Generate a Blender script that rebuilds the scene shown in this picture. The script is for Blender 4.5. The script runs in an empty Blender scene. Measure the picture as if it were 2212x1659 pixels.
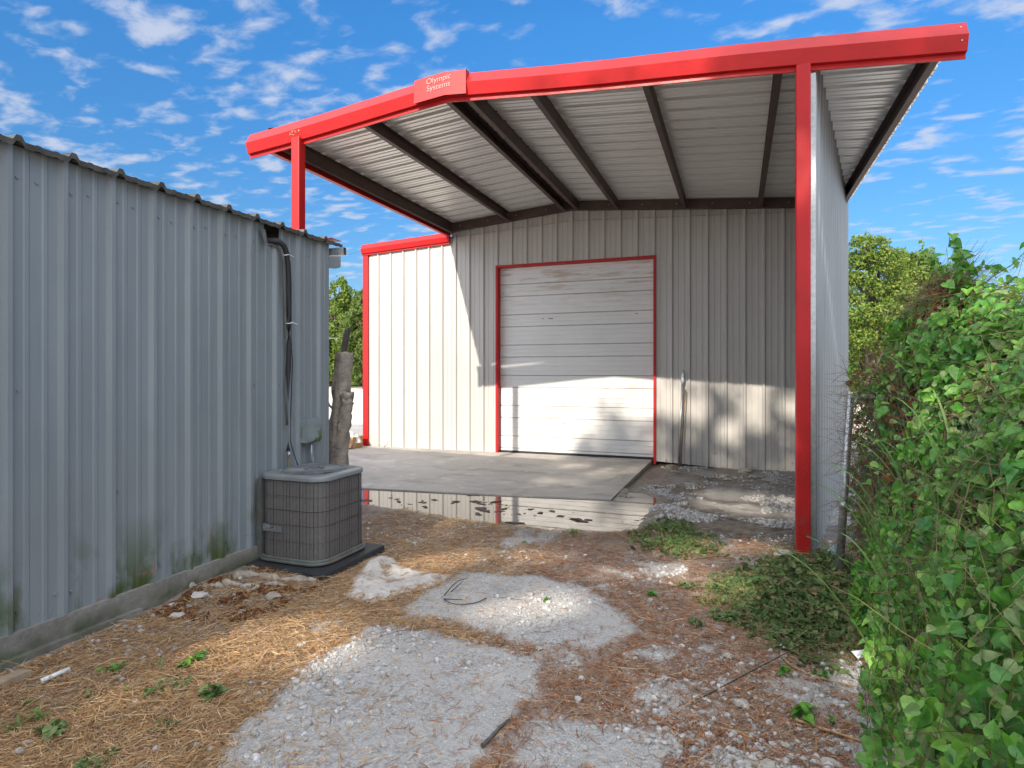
import bpy, math, random
import numpy as np
from mathutils import Vector, Matrix

S = bpy.context.scene
R = math.radians
# ------------------------------------------------------------------ camera
CAMZ = 1.588; YAW = 0.358
cd = bpy.data.cameras.new('camera'); cam = bpy.data.objects.new('camera', cd)
S.collection.objects.link(cam); S.camera = cam
cam.location = (0, 0, CAMZ); cam.rotation_euler = (R(90), 0, YAW)
cd.sensor_width = 36; cd.lens = 1409.8 / 2400 * 36; cd.shift_y = -28 / 2400
cd.clip_start = .05; cd.clip_end = 2000
# ------------------------------------------------------------------ world / sun
SUN_EL = R(29.2); SUN_AZ = R(8.5)        # azimuth from -Y towards -X
w = bpy.data.worlds.new('World'); S.world = w; w.use_nodes = True
nt = w.node_tree; nt.nodes.clear()
N = nt.nodes.new; L = nt.links.new
out = N('ShaderNodeOutputWorld'); bg = N('ShaderNodeBackground'); bg.inputs[1].default_value = 0.15
sky = N('ShaderNodeTexSky'); sky.sky_type = 'NISHITA'; sky.sun_disc = False
sky.sun_elevation = SUN_EL; sky.sun_rotation = math.pi + SUN_AZ
sky.air_density = 1.0; sky.dust_density = .15; sky.ozone_density = 4.0
hs = N('ShaderNodeHueSaturation'); hs.inputs['Saturation'].default_value = 1.26; hs.inputs['Value'].default_value = .57
L(sky.outputs[0], hs.inputs['Color'])
tc = N('ShaderNodeTexCoord'); sep = N('ShaderNodeSeparateXYZ'); L(tc.outputs['Generated'], sep.inputs[0])
mx = N('ShaderNodeMath'); mx.operation = 'MAXIMUM'; mx.inputs[1].default_value = .03; L(sep.outputs[2], mx.inputs[0])
ad = N('ShaderNodeMath'); ad.operation = 'ADD'; ad.inputs[1].default_value = .08; L(mx.outputs[0], ad.inputs[0])
dx = N('ShaderNodeMath'); dx.operation = 'DIVIDE'; L(sep.outputs[0], dx.inputs[0]); L(ad.outputs[0], dx.inputs[1])
dy = N('ShaderNodeMath'); dy.operation = 'DIVIDE'; L(sep.outputs[1], dy.inputs[0]); L(ad.outputs[0], dy.inputs[1])
cb = N('ShaderNodeCombineXYZ'); L(dx.outputs[0], cb.inputs[0]); L(dy.outputs[0], cb.inputs[1])
mp = N('ShaderNodeMapping'); mp.inputs['Rotation'].default_value = (0, 0, R(35)); mp.inputs['Scale'].default_value = (1.0, 1.5, 1)
mp.inputs['Location'].default_value = (3.1, .4, 0)
L(cb.outputs[0], mp.inputs[0])
n1 = N('ShaderNodeTexNoise'); n1.inputs['Scale'].default_value = 6.8; n1.inputs['Detail'].default_value = 9; n1.inputs['Roughness'].default_value = .55
n1.inputs['Distortion'].default_value = .25
n2 = N('ShaderNodeTexNoise'); n2.inputs['Scale'].default_value = 1.7; n2.inputs['Detail'].default_value = 3
L(mp.outputs[0], n1.inputs[0]); L(mp.outputs[0], n2.inputs[0])
am = N('ShaderNodeMath'); am.operation = 'MULTIPLY_ADD'; am.inputs[1].default_value = .62; L(n2.outputs[0], am.inputs[0]); L(n1.outputs[0], am.inputs[2])
# fewer clouds towards +X (right)
sx_ = N('ShaderNodeMath'); sx_.operation = 'MULTIPLY_ADD'; sx_.inputs[1].default_value = -.045; L(sep.outputs[0], sx_.inputs[0]); L(am.outputs[0], sx_.inputs[2])
cr = N('ShaderNodeMapRange'); cr.interpolation_type = 'SMOOTHSTEP'
cr.inputs[1].default_value = .80; cr.inputs[2].default_value = 1.08; cr.inputs[4].default_value = .8
sy_ = N('ShaderNodeMath'); sy_.operation = 'MULTIPLY_ADD'; sy_.inputs[1].default_value = -.14  # extra cloud cover added behind the camera, out of view, to lift ambient light
my_ = N('ShaderNodeMath'); my_.operation = 'MINIMUM'; my_.inputs[1].default_value = 0; L(sep.outputs[1], my_.inputs[0]); L(my_.outputs[0], sy_.inputs[0]); L(sx_.outputs[0], sy_.inputs[2])
L(sy_.outputs[0], cr.inputs[0])
mixc = N('ShaderNodeMix'); mixc.data_type = 'RGBA'; 
cbr = N('ShaderNodeMath'); cbr.operation = 'MULTIPLY_ADD'; cbr.inputs[1].default_value = -1.6; cbr.inputs[2].default_value = 1; L(my_.outputs[0], cbr.inputs[0])  # unseen clouds behind the camera brightened as fill
cvc = N('ShaderNodeVectorMath'); cvc.operation = 'SCALE'; cvc.inputs[0].default_value = (1.75, 1.9, 2.25); L(cbr.outputs[0], cvc.inputs['Scale']); L(cvc.outputs[0], mixc.inputs[7])
hz = N('ShaderNodeMapRange'); hz.inputs[1].default_value = 0; hz.inputs[2].default_value = .5; hz.inputs[3].default_value = .43; hz.inputs[4].default_value = 1.08; L(sep.outputs[2], hz.inputs[0])
hv = N('ShaderNodeVectorMath'); hv.operation = 'SCALE'; L(hs.outputs[0], hv.inputs[0]); L(hz.outputs[0], hv.inputs['Scale'])
L(cr.outputs[0], mixc.inputs[0]); L(hv.outputs[0], mixc.inputs[6])
# bright white veil added behind the camera and overhead, unseen, as ambient fill
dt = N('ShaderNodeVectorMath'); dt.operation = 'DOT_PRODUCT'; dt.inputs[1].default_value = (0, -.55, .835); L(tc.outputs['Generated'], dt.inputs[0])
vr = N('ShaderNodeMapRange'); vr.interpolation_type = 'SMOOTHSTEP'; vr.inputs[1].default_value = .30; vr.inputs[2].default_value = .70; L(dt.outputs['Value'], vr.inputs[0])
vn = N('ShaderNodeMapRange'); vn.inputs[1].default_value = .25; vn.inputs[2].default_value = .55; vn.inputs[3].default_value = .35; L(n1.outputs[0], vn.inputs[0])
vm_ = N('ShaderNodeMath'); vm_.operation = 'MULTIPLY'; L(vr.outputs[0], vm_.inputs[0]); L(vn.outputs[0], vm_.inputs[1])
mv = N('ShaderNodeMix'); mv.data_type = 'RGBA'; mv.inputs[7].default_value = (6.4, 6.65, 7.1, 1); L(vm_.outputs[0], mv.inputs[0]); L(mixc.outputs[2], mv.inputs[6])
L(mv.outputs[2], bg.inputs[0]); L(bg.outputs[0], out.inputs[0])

sd = bpy.data.lights.new('sun', 'SUN'); sun = bpy.data.objects.new('sun', sd); S.collection.objects.link(sun)
sd.energy = 2.5; sd.angle = R(.55); sd.color = (1, .90, .76)
tosun = Vector((-math.sin(SUN_AZ) * math.cos(SUN_EL), -math.cos(SUN_AZ) * math.cos(SUN_EL), math.sin(SUN_EL)))
sun.rotation_euler = tosun.to_track_quat('Z', 'Y').to_euler(); sun.location = (0, -5, 20)
S.view_settings.view_transform = 'Standard'; S.view_settings.look = 'None'
S.view_settings.gamma = 1; S.view_settings.use_curve_mapping = False
S.view_settings.exposure = 1.33
S.cycles.max_bounces = 8; S.cycles.transparent_max_bounces = 8

rng = np.random.default_rng(7); random.seed(7)
TANEL = math.tan(SUN_EL) / math.cos(SUN_AZ)      # height gained per metre of -Y
TANAZ = math.tan(SUN_AZ)

# ------------------------------------------------------------------ numpy noise
def vnoise(x, y, seed=0):
    xi = np.floor(x).astype(np.int64); yi = np.floor(y).astype(np.int64)
    fx = x - xi; fy = y - yi; fx = fx * fx * (3 - 2 * fx); fy = fy * fy * (3 - 2 * fy)
    def h(a, b):
        n = (a * 374761393 + b * 668265263 + seed * 1442695041) & 0xffffffff
        n = ((n ^ (n >> 13)) * 1274126177) & 0xffffffff
        return ((n ^ (n >> 16)) & 0xffff) / 65535.
    return (h(xi, yi) * (1 - fx) + h(xi + 1, yi) * fx) * (1 - fy) + (h(xi, yi + 1) * (1 - fx) + h(xi + 1, yi + 1) * fx) * fy
def fbm(x, y, seed=0, oct=4, g=.5):
    s = 0; a = 1; t = 0
    for k in range(oct):
        s = s + a * vnoise(x * 2 ** k + 13.7 * k, y * 2 ** k - 7.1 * k, seed + k); t += a; a *= g
    return s / t
def sstep(a, b, x):
    t = np.clip((x - a) / (b - a), 0, 1); return t * t * (3 - 2 * t)
def poly_sd(px, py, poly):
    """signed distance-ish: positive inside polygon"""
    px = np.asarray(px, float); py = np.asarray(py, float)
    ins = np.zeros(px.shape, bool); d = np.full(px.shape, 1e9)
    n = len(poly)
    for i in range(n):
        x1, y1 = poly[i]; x2, y2 = poly[(i + 1) % n]
        c = ((y1 > py) != (y2 > py)) & (px < (x2 - x1) * (py - y1) / (y2 - y1 + 1e-12) + x1)
        ins ^= c
        ex, ey = x2 - x1, y2 - y1
        t = np.clip(((px - x1) * ex + (py - y1) * ey) / (ex * ex + ey * ey), 0, 1)
        d = np.minimum(d, np.hypot(px - x1 - t * ex, py - y1 - t * ey))
    return np.where(ins, d, -d)

# ------------------------------------------------------------------ mesh helpers
class MB:
    def __init__(s): s.v = []; s.f = []; s.m = []; s.sm = []
    def add(s, vs, fs, m=0, smooth=False):
        b = len(s.v); s.v.extend([tuple(map(float, v)) for v in vs])
        for f in fs: s.f.append(tuple(b + i for i in f)); s.m.append(m); s.sm.append(smooth)
        return s
    def hexa(s, p, m=0):      # 8 corners: bottom 4 ccw, top 4 ccw
        return s.add(p, [(3, 2, 1, 0), (4, 5, 6, 7), (0, 1, 5, 4), (1, 2, 6, 5), (2, 3, 7, 6), (3, 0, 4, 7)], m)
    def box(s, x0, x1, y0, y1, z0, z1, m=0):
        return s.hexa([(x0, y0, z0), (x1, y0, z0), (x1, y1, z0), (x0, y1, z0), (x0, y0, z1), (x1, y0, z1), (x1, y1, z1), (x0, y1, z1)], m)
    def sweep(s, prof, pathA, pathB, m=0, caps=True, closed=True):
        """prof: list of offset functions? here lists of points at A and B"""
        n = len(pathA); vs = list(pathA) + list(pathB); fs = []
        for i in range(n if closed else n - 1):
            j = (i + 1) % n; fs.append((i, j, n + j, n + i))
        if caps and closed: fs += [tuple(range(n))[::-1], tuple(range(n, 2 * n))]
        return s.add(vs, fs, m)
    def tube(s, pts, r, n=8, m=0, cap=True, smooth=True):
        pts = [Vector(p) for p in pts]; rr = r if hasattr(r, '__len__') else [r] * len(pts)
        vs = []; ref = None
        for i, p in enumerate(pts):
            d = (pts[min(i + 1, len(pts) - 1)] - pts[max(i - 1, 0)]).normalized()
            if ref is None: ref = Vector((0, 0, 1)) if abs(d.z) < .9 else Vector((1, 0, 0))
            a = d.cross(ref).normalized(); b = d.cross(a).normalized(); ref = a.cross(d) if False else ref
            for k in range(n):
                t = 2 * math.pi * k / n; vs.append(p + (a * math.cos(t) + b * math.sin(t)) * rr[i])
        fs = []
        for i in range(len(pts) - 1):
            for k in range(n):
                k2 = (k + 1) % n; fs.append((i * n + k, i * n + k2, (i + 1) * n + k2, (i + 1) * n + k))
        s.add(vs, fs, m, smooth)
        if cap:
            e = (len(pts) - 1) * n
            b0 = len(s.v) - len(vs)
            s.f.append(tuple(b0 + k for k in range(n))[::-1]); s.m.append(m); s.sm.append(False)
            s.f.append(tuple(b0 + e + k for k in range(n))); s.m.append(m); s.sm.append(False)
        return s
    def screw(s, p, n, r=.007, h=.006, m=0):
        p = Vector(p); n = Vector(n).normalized(); a = n.orthogonal().normalized(); b = n.cross(a)
        return s.tube([p - n * .002, p + n * h], r, 6, m, True, False)
    def build(s, name, mats, parent=None, smooth=None):
        me = bpy.data.meshes.new(name); me.from_pydata(s.v, [], s.f)
        mats = mats if isinstance(mats, (list, tuple)) else [mats]
        for x in mats: me.materials.append(x)
        me.polygons.foreach_set('material_index', np.array(s.m, np.int32))
        me.polygons.foreach_set('use_smooth', np.array(s.sm if smooth is None else [smooth] * len(s.f), bool))
        me.update()
        return link(name, me, parent)
def link(name, me, parent=None):
    o = bpy.data.objects.new(name, me); S.collection.objects.link(o)
    if parent: o.parent = parent; o.matrix_parent_inverse = Matrix.Translation(-Vector(parent_loc(parent)))
    return o
def parent_loc(p):
    v = Vector(p.location)
    return v
def npmesh(name, verts, faces, mats, parent=None, mi=None, smooth=False):
    """verts (n,3), faces (m,k) uniform k"""
    me = bpy.data.meshes.new(name); verts = np.ascontiguousarray(verts, np.float32); faces = np.ascontiguousarray(faces, np.int32)
    me.vertices.add(len(verts)); me.vertices.foreach_set('co', verts.ravel())
    m, k = faces.shape
    me.loops.add(m * k); me.loops.foreach_set('vertex_index', faces.ravel())
    me.polygons.add(m); me.polygons.foreach_set('loop_start', np.arange(0, m * k, k, dtype=np.int32))
    me.polygons.foreach_set('loop_total', np.full(m, k, np.int32))
    for x in (mats if isinstance(mats, (list, tuple)) else [mats]): me.materials.append(x)
    if mi is not None: me.polygons.foreach_set('material_index', np.ascontiguousarray(mi, np.int32))
    me.polygons.foreach_set('use_smooth', np.full(m, smooth, bool))
    me.update(calc_edges=True); me.validate()
    return link(name, me, parent)
def instance(tv, tf, pos, rot, scl):
    """template verts (k,3), faces (m,j); pos (n,3), rot (n,3,3), scl (n,) or (n,3)"""
    n = len(pos); scl = np.asarray(scl); scl = scl[:, None, None] if scl.ndim == 1 else scl[:, None, :]
    v = np.einsum('nij,nkj->nki', rot, tv[None] * scl) + pos[:, None]
    f = tf[None] + (np.arange(n) * len(tv))[:, None, None]
    return v.reshape(-1, 3), f.reshape(-1, tf.shape[1])
def rand_rot(n, r=None):
    r = r or rng
    q = r.normal(size=(n, 4)); q /= np.linalg.norm(q, axis=1)[:, None]; a, b, c, d = q.T
    return np.stack([np.stack([1 - 2 * (c * c + d * d), 2 * (b * c - a * d), 2 * (b * d + a * c)], 1),
                     np.stack([2 * (b * c + a * d), 1 - 2 * (b * b + d * d), 2 * (c * d - a * b)], 1),
                     np.stack([2 * (b * d - a * c), 2 * (c * d + a * b), 1 - 2 * (b * b + c * c)], 1)], 1)
def frame_rot(x, z):
    """columns x, y, z from x direction and approx z normal"""
    x = x / np.linalg.norm(x, axis=1)[:, None]; y = np.cross(z, x); y /= np.linalg.norm(y, axis=1)[:, None] + 1e-9
    z = np.cross(x, y); return np.stack([x, y, z], 2)
def tag(o, label=None, cat=None, group=None, kind=None):
    if label: o['label'] = label
    if cat: o['category'] = cat
    if group: o['group'] = group
    if kind: o['kind'] = kind
    return o
def thing(name, loc, label, cat, group=None):
    o = bpy.data.objects.new(name, None); o.location = loc; o.empty_display_size = .2; S.collection.objects.link(o)
    return tag(o, label, cat, group)
def P(px, py, z=-.08):
    """point of the ground seen at a pixel of the 2212x1659 view, used only to measure where a thing lies"""
    k = 2400 / 2212; u = (px * k - 1200) / 1409.8; v = (872 - py * k) / 1409.8
    c, s = math.cos(YAW), math.sin(YAW); t = (z - CAMZ) / v
    return (t * (u * c - s), t * (u * s + c))

# ------------------------------------------------------------------ materials
def mat(name, col, rough=.6, metal=0, spec=.5, var=None, bump=None, dirt=None, coat=0):
    """var=(scale, amount[, stretch xyz]); bump=(scale, strength, dist); dirt=[(scale, lo, hi, colour, zlo, zhi)]"""
    m = bpy.data.materials.new(name); m.use_nodes = True; t = m.node_tree; n = t.nodes; l = t.links
    b = n['Principled BSDF']; b.inputs['Roughness'].default_value = rough; b.inputs['Metallic'].default_value = metal
    b.inputs['Specular IOR Level'].default_value = spec
    if coat: b.inputs['Coat Weight'].default_value = coat
    tcn = n.new('ShaderNodeTexCoord'); cur = None
    rgb = n.new('ShaderNodeRGB'); rgb.outputs[0].default_value = (*col, 1); cur = rgb.outputs[0]
    def noise(scale, det=4, st=None, ro=.55):
        x = n.new('ShaderNodeTexNoise'); x.inputs['Scale'].default_value = scale; x.inputs['Detail'].default_value = det
        x.inputs['Roughness'].default_value = ro
        if st:
            mpp = n.new('ShaderNodeMapping'); mpp.inputs['Scale'].default_value = st; l.new(tcn.outputs['Object'], mpp.inputs[0]); l.new(mpp.outputs[0], x.inputs[0])
        else: l.new(tcn.outputs['Object'], x.inputs[0])
        return x.outputs[0]
    if var:
        for vv in (var if isinstance(var, list) else [var]):
            no = noise(vv[0], 5, vv[2] if len(vv) > 2 else None)
            mr = n.new('ShaderNodeMapRange'); mr.inputs[1].default_value = .3; mr.inputs[2].default_value = .7
            mr.inputs[3].default_value = 1 - vv[1]; mr.inputs[4].default_value = 1 + vv[1]; l.new(no, mr.inputs[0])
            vm = n.new('ShaderNodeVectorMath'); vm.operation = 'SCALE'; l.new(cur, vm.inputs[0]); l.new(mr.outputs[0], vm.inputs['Scale']); cur = vm.outputs[0]
    for dd in dirt or []:
        sc, lo, hi, dc, zl, zh = dd[:6]; st = dd[6] if len(dd) > 6 else None
        mr = n.new('ShaderNodeMapRange'); mr.interpolation_type = 'SMOOTHSTEP'; mr.inputs[1].default_value = lo; mr.inputs[2].default_value = hi; l.new(noise(sc, 5, st, .6), mr.inputs[0])
        fac = mr.outputs[0]
        if zl is not None:
            sp = n.new('ShaderNodeSeparateXYZ'); l.new(tcn.outputs['Object'], sp.inputs[0])
            mz = n.new('ShaderNodeMapRange'); mz.inputs[1].default_value = zl; mz.inputs[2].default_value = zh; mz.inputs[3].default_value = 0; mz.inputs[4].default_value = 1
            l.new(sp.outputs[2], mz.inputs[0]); mu = n.new('ShaderNodeMath'); mu.operation = 'MULTIPLY'; l.new(fac, mu.inputs[0]); l.new(mz.outputs[0], mu.inputs[1]); fac = mu.outputs[0]
        mi = n.new('ShaderNodeMix'); mi.data_type = 'RGBA'; mi.inputs[7].default_value = (*dc, 1); l.new(fac, mi.inputs[0]); l.new(cur, mi.inputs[6]); cur = mi.outputs[2]
    l.new(cur, b.inputs['Base Color'])
    if bump:
        bs = bump if isinstance(bump, list) else [bump]; prev = None
        for q in bs:
            bu = n.new('ShaderNodeBump'); bu.inputs['Strength'].default_value = q[1]; bu.inputs['Distance'].default_value = q[2]
            l.new(noise(q[0], 6, q[3] if len(q) > 3 else None), bu.inputs['Height'])
            if prev: l.new(prev, bu.inputs['Normal'])
            prev = bu.outputs[0]
        l.new(prev, b.inputs['Normal'])
    return m
def leafmat(name, cols, trans=.35, rough=.5, spec=.4):
    m = bpy.data.materials.new(name); m.use_nodes = True; t = m.node_tree; n = t.nodes; l = t.links
    b = n['Principled BSDF']; b.inputs['Roughness'].default_value = rough; b.inputs['Specular IOR Level'].default_value = spec
    g = n.new('ShaderNodeNewGeometry'); r = n.new('ShaderNodeValToRGB'); e = r.color_ramp.elements
    while len(e) < len(cols): e.new(.5)
    for i, c in enumerate(cols): e[i].position = i / (len(cols) - 1); e[i].color = (*c, 1)
    l.new(g.outputs['Random Per Island'], r.inputs[0])
    tcn = n.new('ShaderNodeTexCoord'); no = n.new('ShaderNodeTexNoise'); no.inputs['Scale'].default_value = 38; no.inputs['Detail'].default_value = 3; l.new(tcn.outputs['Object'], no.inputs[0])
    mr = n.new('ShaderNodeMapRange'); mr.inputs[1].default_value = .3; mr.inputs[2].default_value = .7; mr.inputs[3].default_value = .68; mr.inputs[4].default_value = 1.32; l.new(no.outputs[0], mr.inputs[0])
    vm = n.new('ShaderNodeVectorMath'); vm.operation = 'SCALE'; l.new(r.outputs[0], vm.inputs[0]); l.new(mr.outputs[0], vm.inputs['Scale'])
    l.new(vm.outputs[0], b.inputs['Base Color'])
    tr = n.new('ShaderNodeBsdfTranslucent'); l.new(vm.outputs[0], tr.inputs[0])
    mxs = n.new('ShaderNodeMixShader'); mxs.inputs[0].default_value = trans
    l.new(b.outputs[0], mxs.inputs[1]); l.new(tr.outputs[0], mxs.inputs[2]); l.new(mxs.outputs[0], n['Material Output'].inputs[0])
    return m
M = {}
M['wall'] = mat('wall_panel_paint', (.49, .472, .445), .42, var=[(.8, .04), (6, .03, (3, 3, .25))], dirt=[(9, .66, .74, (.24, .20, .16), .45, 0.0)], bump=(2.0, .15, .01))
M['shed'] = mat('shed_panel_paint', (.235, .265, .28), .38, var=[(1.1, .06), (5, .06, (2, 2, .2))],
                dirt=[(2.2, .44, .60, (.065, .09, .025), .62, .10, (1.6, 1.6, .8)), (5, .62, .72, (.34, .17, .09), .55, .1), (30, .70, .78, (.18, .16, .13), None, None)], bump=(2.0, .22, .015))
M['screen'] = mat('shade_toned_panel', (.28, .295, .305), .42, metal=.3, var=[(.8, .05), (5, .05, (3, 3, .2))], dirt=[(6, .58, .72, (.16, .15, .13), .7, 0)])  # same panel as the wall, toned darker and bluer to stand in for shade
M['red'] = mat('red_trim_paint', (.47, .014, .016), .36, spec=.3, bump=(2.2, .35, .02), var=[(3, .10), (14, .05, (1, 1, 6))], dirt=[(16, .70, .80, (.42, .10, .07), None, None), (40, .66, .8, (.5, .12, .1), None, None)])
M['redcol'] = mat('red_post_paint', (.44, .013, .015), .45, spec=.3, var=[(3, .09)], dirt=[(90, .60, .74, (.62, .20, .16), 2.0, -.1), (7, .55, .75, (.30, .05, .04), 1.0, 0)])
M['cap'] = mat('red_cap_paint', (.47, .020, .022), .40, spec=.3, var=[(4, .05)])
M['txt'] = mat('white_lettering', (.60, .26, .25), .6)
M['iron'] = mat('dark_primer_steel', (.075, .046, .038), .55, var=[(6, .25)], dirt=[(12, .55, .75, (.10, .045, .03), None, None)])
M['soffit'] = mat('roof_sheet_underside', (.86, .85, .83), .33, metal=.45, var=[(.9, .04, (.4, 1, 1))])
M['galv'] = mat('galvanized_steel', (.45, .48, .50), .38, metal=.75, var=[(25, .18)], dirt=[(10, .6, .75, (.25, .22, .2), None, None)])
M['rooftop'] = mat('shed_roof_sheet', (.17, .175, .15), .6, var=[(6, .2)], dirt=[(8, .45, .65, (.10, .085, .05), None, None)])
M['rust'] = mat('rusty_edge', (.075, .07, .062), .8, var=[(12, .4)])
M['door'] = mat('door_curtain_paint', (.72, .715, .70), .45, var=[(2, .03)], dirt=[(3, .47, .68, (.44, .34, .25), 2.6, 3.75, (.6, 1, 5)), (9, .60, .78, (.50, .42, .34), 0, 4.6, (.5, 1, 9))])
M['groove'] = mat('grimy_joint', (.33, .29, .26), .8, var=[(8, .3, (1, 1, 1))])
M['rubber'] = mat('black_rubber', (.03, .03, .032), .6)
M['concrete'] = mat('curb_concrete', (.25, .235, .21), .9, var=[(4, .15), (40, .15)], dirt=[(2.5, .42, .62, (.075, .095, .04), .07, -.03), (3, .5, .7, (.10, .09, .07), .1, -.12)], bump=[(14, .5, .02), (90, .5, .004)])
M['slab'] = mat('slab_concrete', (.41, .38, .345), .62, var=[(.7, .12), (5, .08), (60, .06)], dirt=[(1.3, .50, .66, (.30, .275, .245), None, None, (1, 1.9, 1)), (2.1, .56, .66, (.50, .47, .43), None, None), (26, .70, .76, (.09, .08, .07), None, None), (3.2, .62, .72, (.33, .31, .29), None, None)], bump=(70, .25, .003))
M['guard'] = None
M['acblue'] = mat('grey_green_enamel', (.19, .205, .21), .45, var=[(6, .1)], dirt=[(22, .62, .74, (.12, .11, .09), None, None), (9, .55, .8, (.26, .27, .26), None, None)])
M['rail'] = mat('grimy_rail_enamel', (.11, .12, .11), .6, var=[(9, .2)], dirt=[(14, .5, .7, (.12, .095, .07), None, None)])
M['pad'] = mat('black_plastic_pad', (.028, .030, .034), .55, var=[(12, .3)], dirt=[(10, .58, .75, (.13, .10, .07), -.04, 0)], bump=(40, .3, .004))
M['foam'] = mat('black_pipe_insulation', (.022, .022, .027), .65, bump=(40, .4, .003))
M['copper'] = mat('old_copper_pipe', (.20, .14, .07), .5)
M['whitepl'] = mat('white_plastic', (.72, .72, .70), .5)
M['boxpaint'] = mat('grey_box_enamel', (.25, .30, .305), .4, var=[(10, .08)], dirt=[(5, .45, .55, (.09, .12, .04), 1.12, .95)])
M['bark'] = mat('rough_bark', (.36, .305, .25), .95, var=[(9, .3), (40, .25)], bump=[(18, 1., .03, (1, 1, .35)), (70, .8, .01)])
M['bark2'] = mat('tree_bark', (.09, .075, .06), .95, var=[(3, .3)], bump=(9, .8, .03))
M['wood'] = mat('weathered_wood', (.10, .085, .075), .85, var=[(10, .25, (4, 4, .5))])
M['twig'] = mat('dry_twig', (.20, .115, .06), .85, var=[(20, .3)])
M['twigdark'] = mat('dark_twig', (.045, .038, .034), .85, var=[(20, .3)])
M['card'] = mat('brown_cardboard', (.42, .24, .12), .85, var=[(6, .1)])
M['bag'] = mat('white_bag_plastic', (.75, .72, .68), .5, bump=(14, .8, .03))
M['bin'] = mat('dark_bin_plastic', (.045, .035, .04), .5)
M['tarp'] = mat('pale_dirty_canvas', (.52, .48, .44), .9, var=[(9, .15), (60, .1)], dirt=[(6, .52, .66, (.25, .18, .11), None, None)], bump=[(9, .35, .01), (60, .2, .003)])
M['stone'] = leafmat('pale_limestone_gravel', [(.31, .30, .29), (.39, .38, .37), (.45, .44, .43), (.36, .33, .29), (.53, .52, .51), (.25, .235, .22)], 0, .9, .2)
M['mud'] = mat('mud_clod', (.07, .052, .038), .6, var=[(30, .3)])
M['straw'] = leafmat('golden_dry_straw', [(.44, .25, .10), (.56, .37, .18), (.34, .17, .07), (.66, .49, .29), (.22, .12, .06)], .15, .7, .3)
M['needle'] = leafmat('russet_dry_needles', [(.34, .14, .06), (.44, .21, .10), (.23, .10, .055), (.56, .38, .24), (.16, .07, .045), (.40, .17, .07)], .15, .75, .2)
M['vine'] = leafmat('vine_leaf', [(.05, .19, .015), (.09, .28, .03), (.17, .38, .04), (.06, .22, .045), (.25, .46, .07), (.10, .32, .035), (.04, .14, .02)], .38, .42, .5)
M['vinepale'] = leafmat('pale_vine_leaf', [(.19, .28, .09), (.26, .33, .14), (.14, .26, .07)], .3, .6)
M['deadleaf'] = leafmat('dead_brown_leaf', [(.20, .075, .03), (.28, .12, .05), (.12, .05, .025), (.36, .20, .09)], .25, .8, .2)
M['wilt'] = leafmat('wilted_cut_leaf', [(.07, .14, .035), (.12, .20, .055), (.05, .11, .035), (.19, .24, .09), (.10, .17, .06), (.24, .19, .09), (.06, .13, .04)], .2, .7, .3)
M['grass'] = leafmat('green_grass_blade', [(.10, .24, .045), (.17, .32, .08), (.07, .17, .035), (.24, .34, .11)], .35, .5)
M['stem'] = leafmat('vine_stem', [(.16, .10, .055), (.10, .06, .04), (.24, .17, .09), (.14, .16, .06)], 0, .8, .2)
M['treeA'] = leafmat('yellow_green_tree_leaf', [(.10, .20, .03), (.17, .26, .045), (.05, .12, .02), (.28, .31, .06), (.08, .17, .03)], .3, .6, .3)
M['treeB'] = leafmat('mid_green_tree_leaf', [(.07, .13, .03), (.10, .16, .035), (.15, .19, .04), (.05, .10, .025)], .3, .6, .3)
M['treeC'] = leafmat('dark_green_tree_leaf', [(.02, .05, .014), (.035, .075, .02), (.05, .09, .02)], .25, .6, .3)
M['scrap'] = mat('pale_blue_plastic', (.35, .50, .55), .5)
M['brick'] = mat('tan_stone', (.33, .25, .17), .9, var=[(12, .2)], bump=(30, .5, .01))
M['dark'] = mat('shed_inner_dark', (.03, .03, .03), .9)

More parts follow.
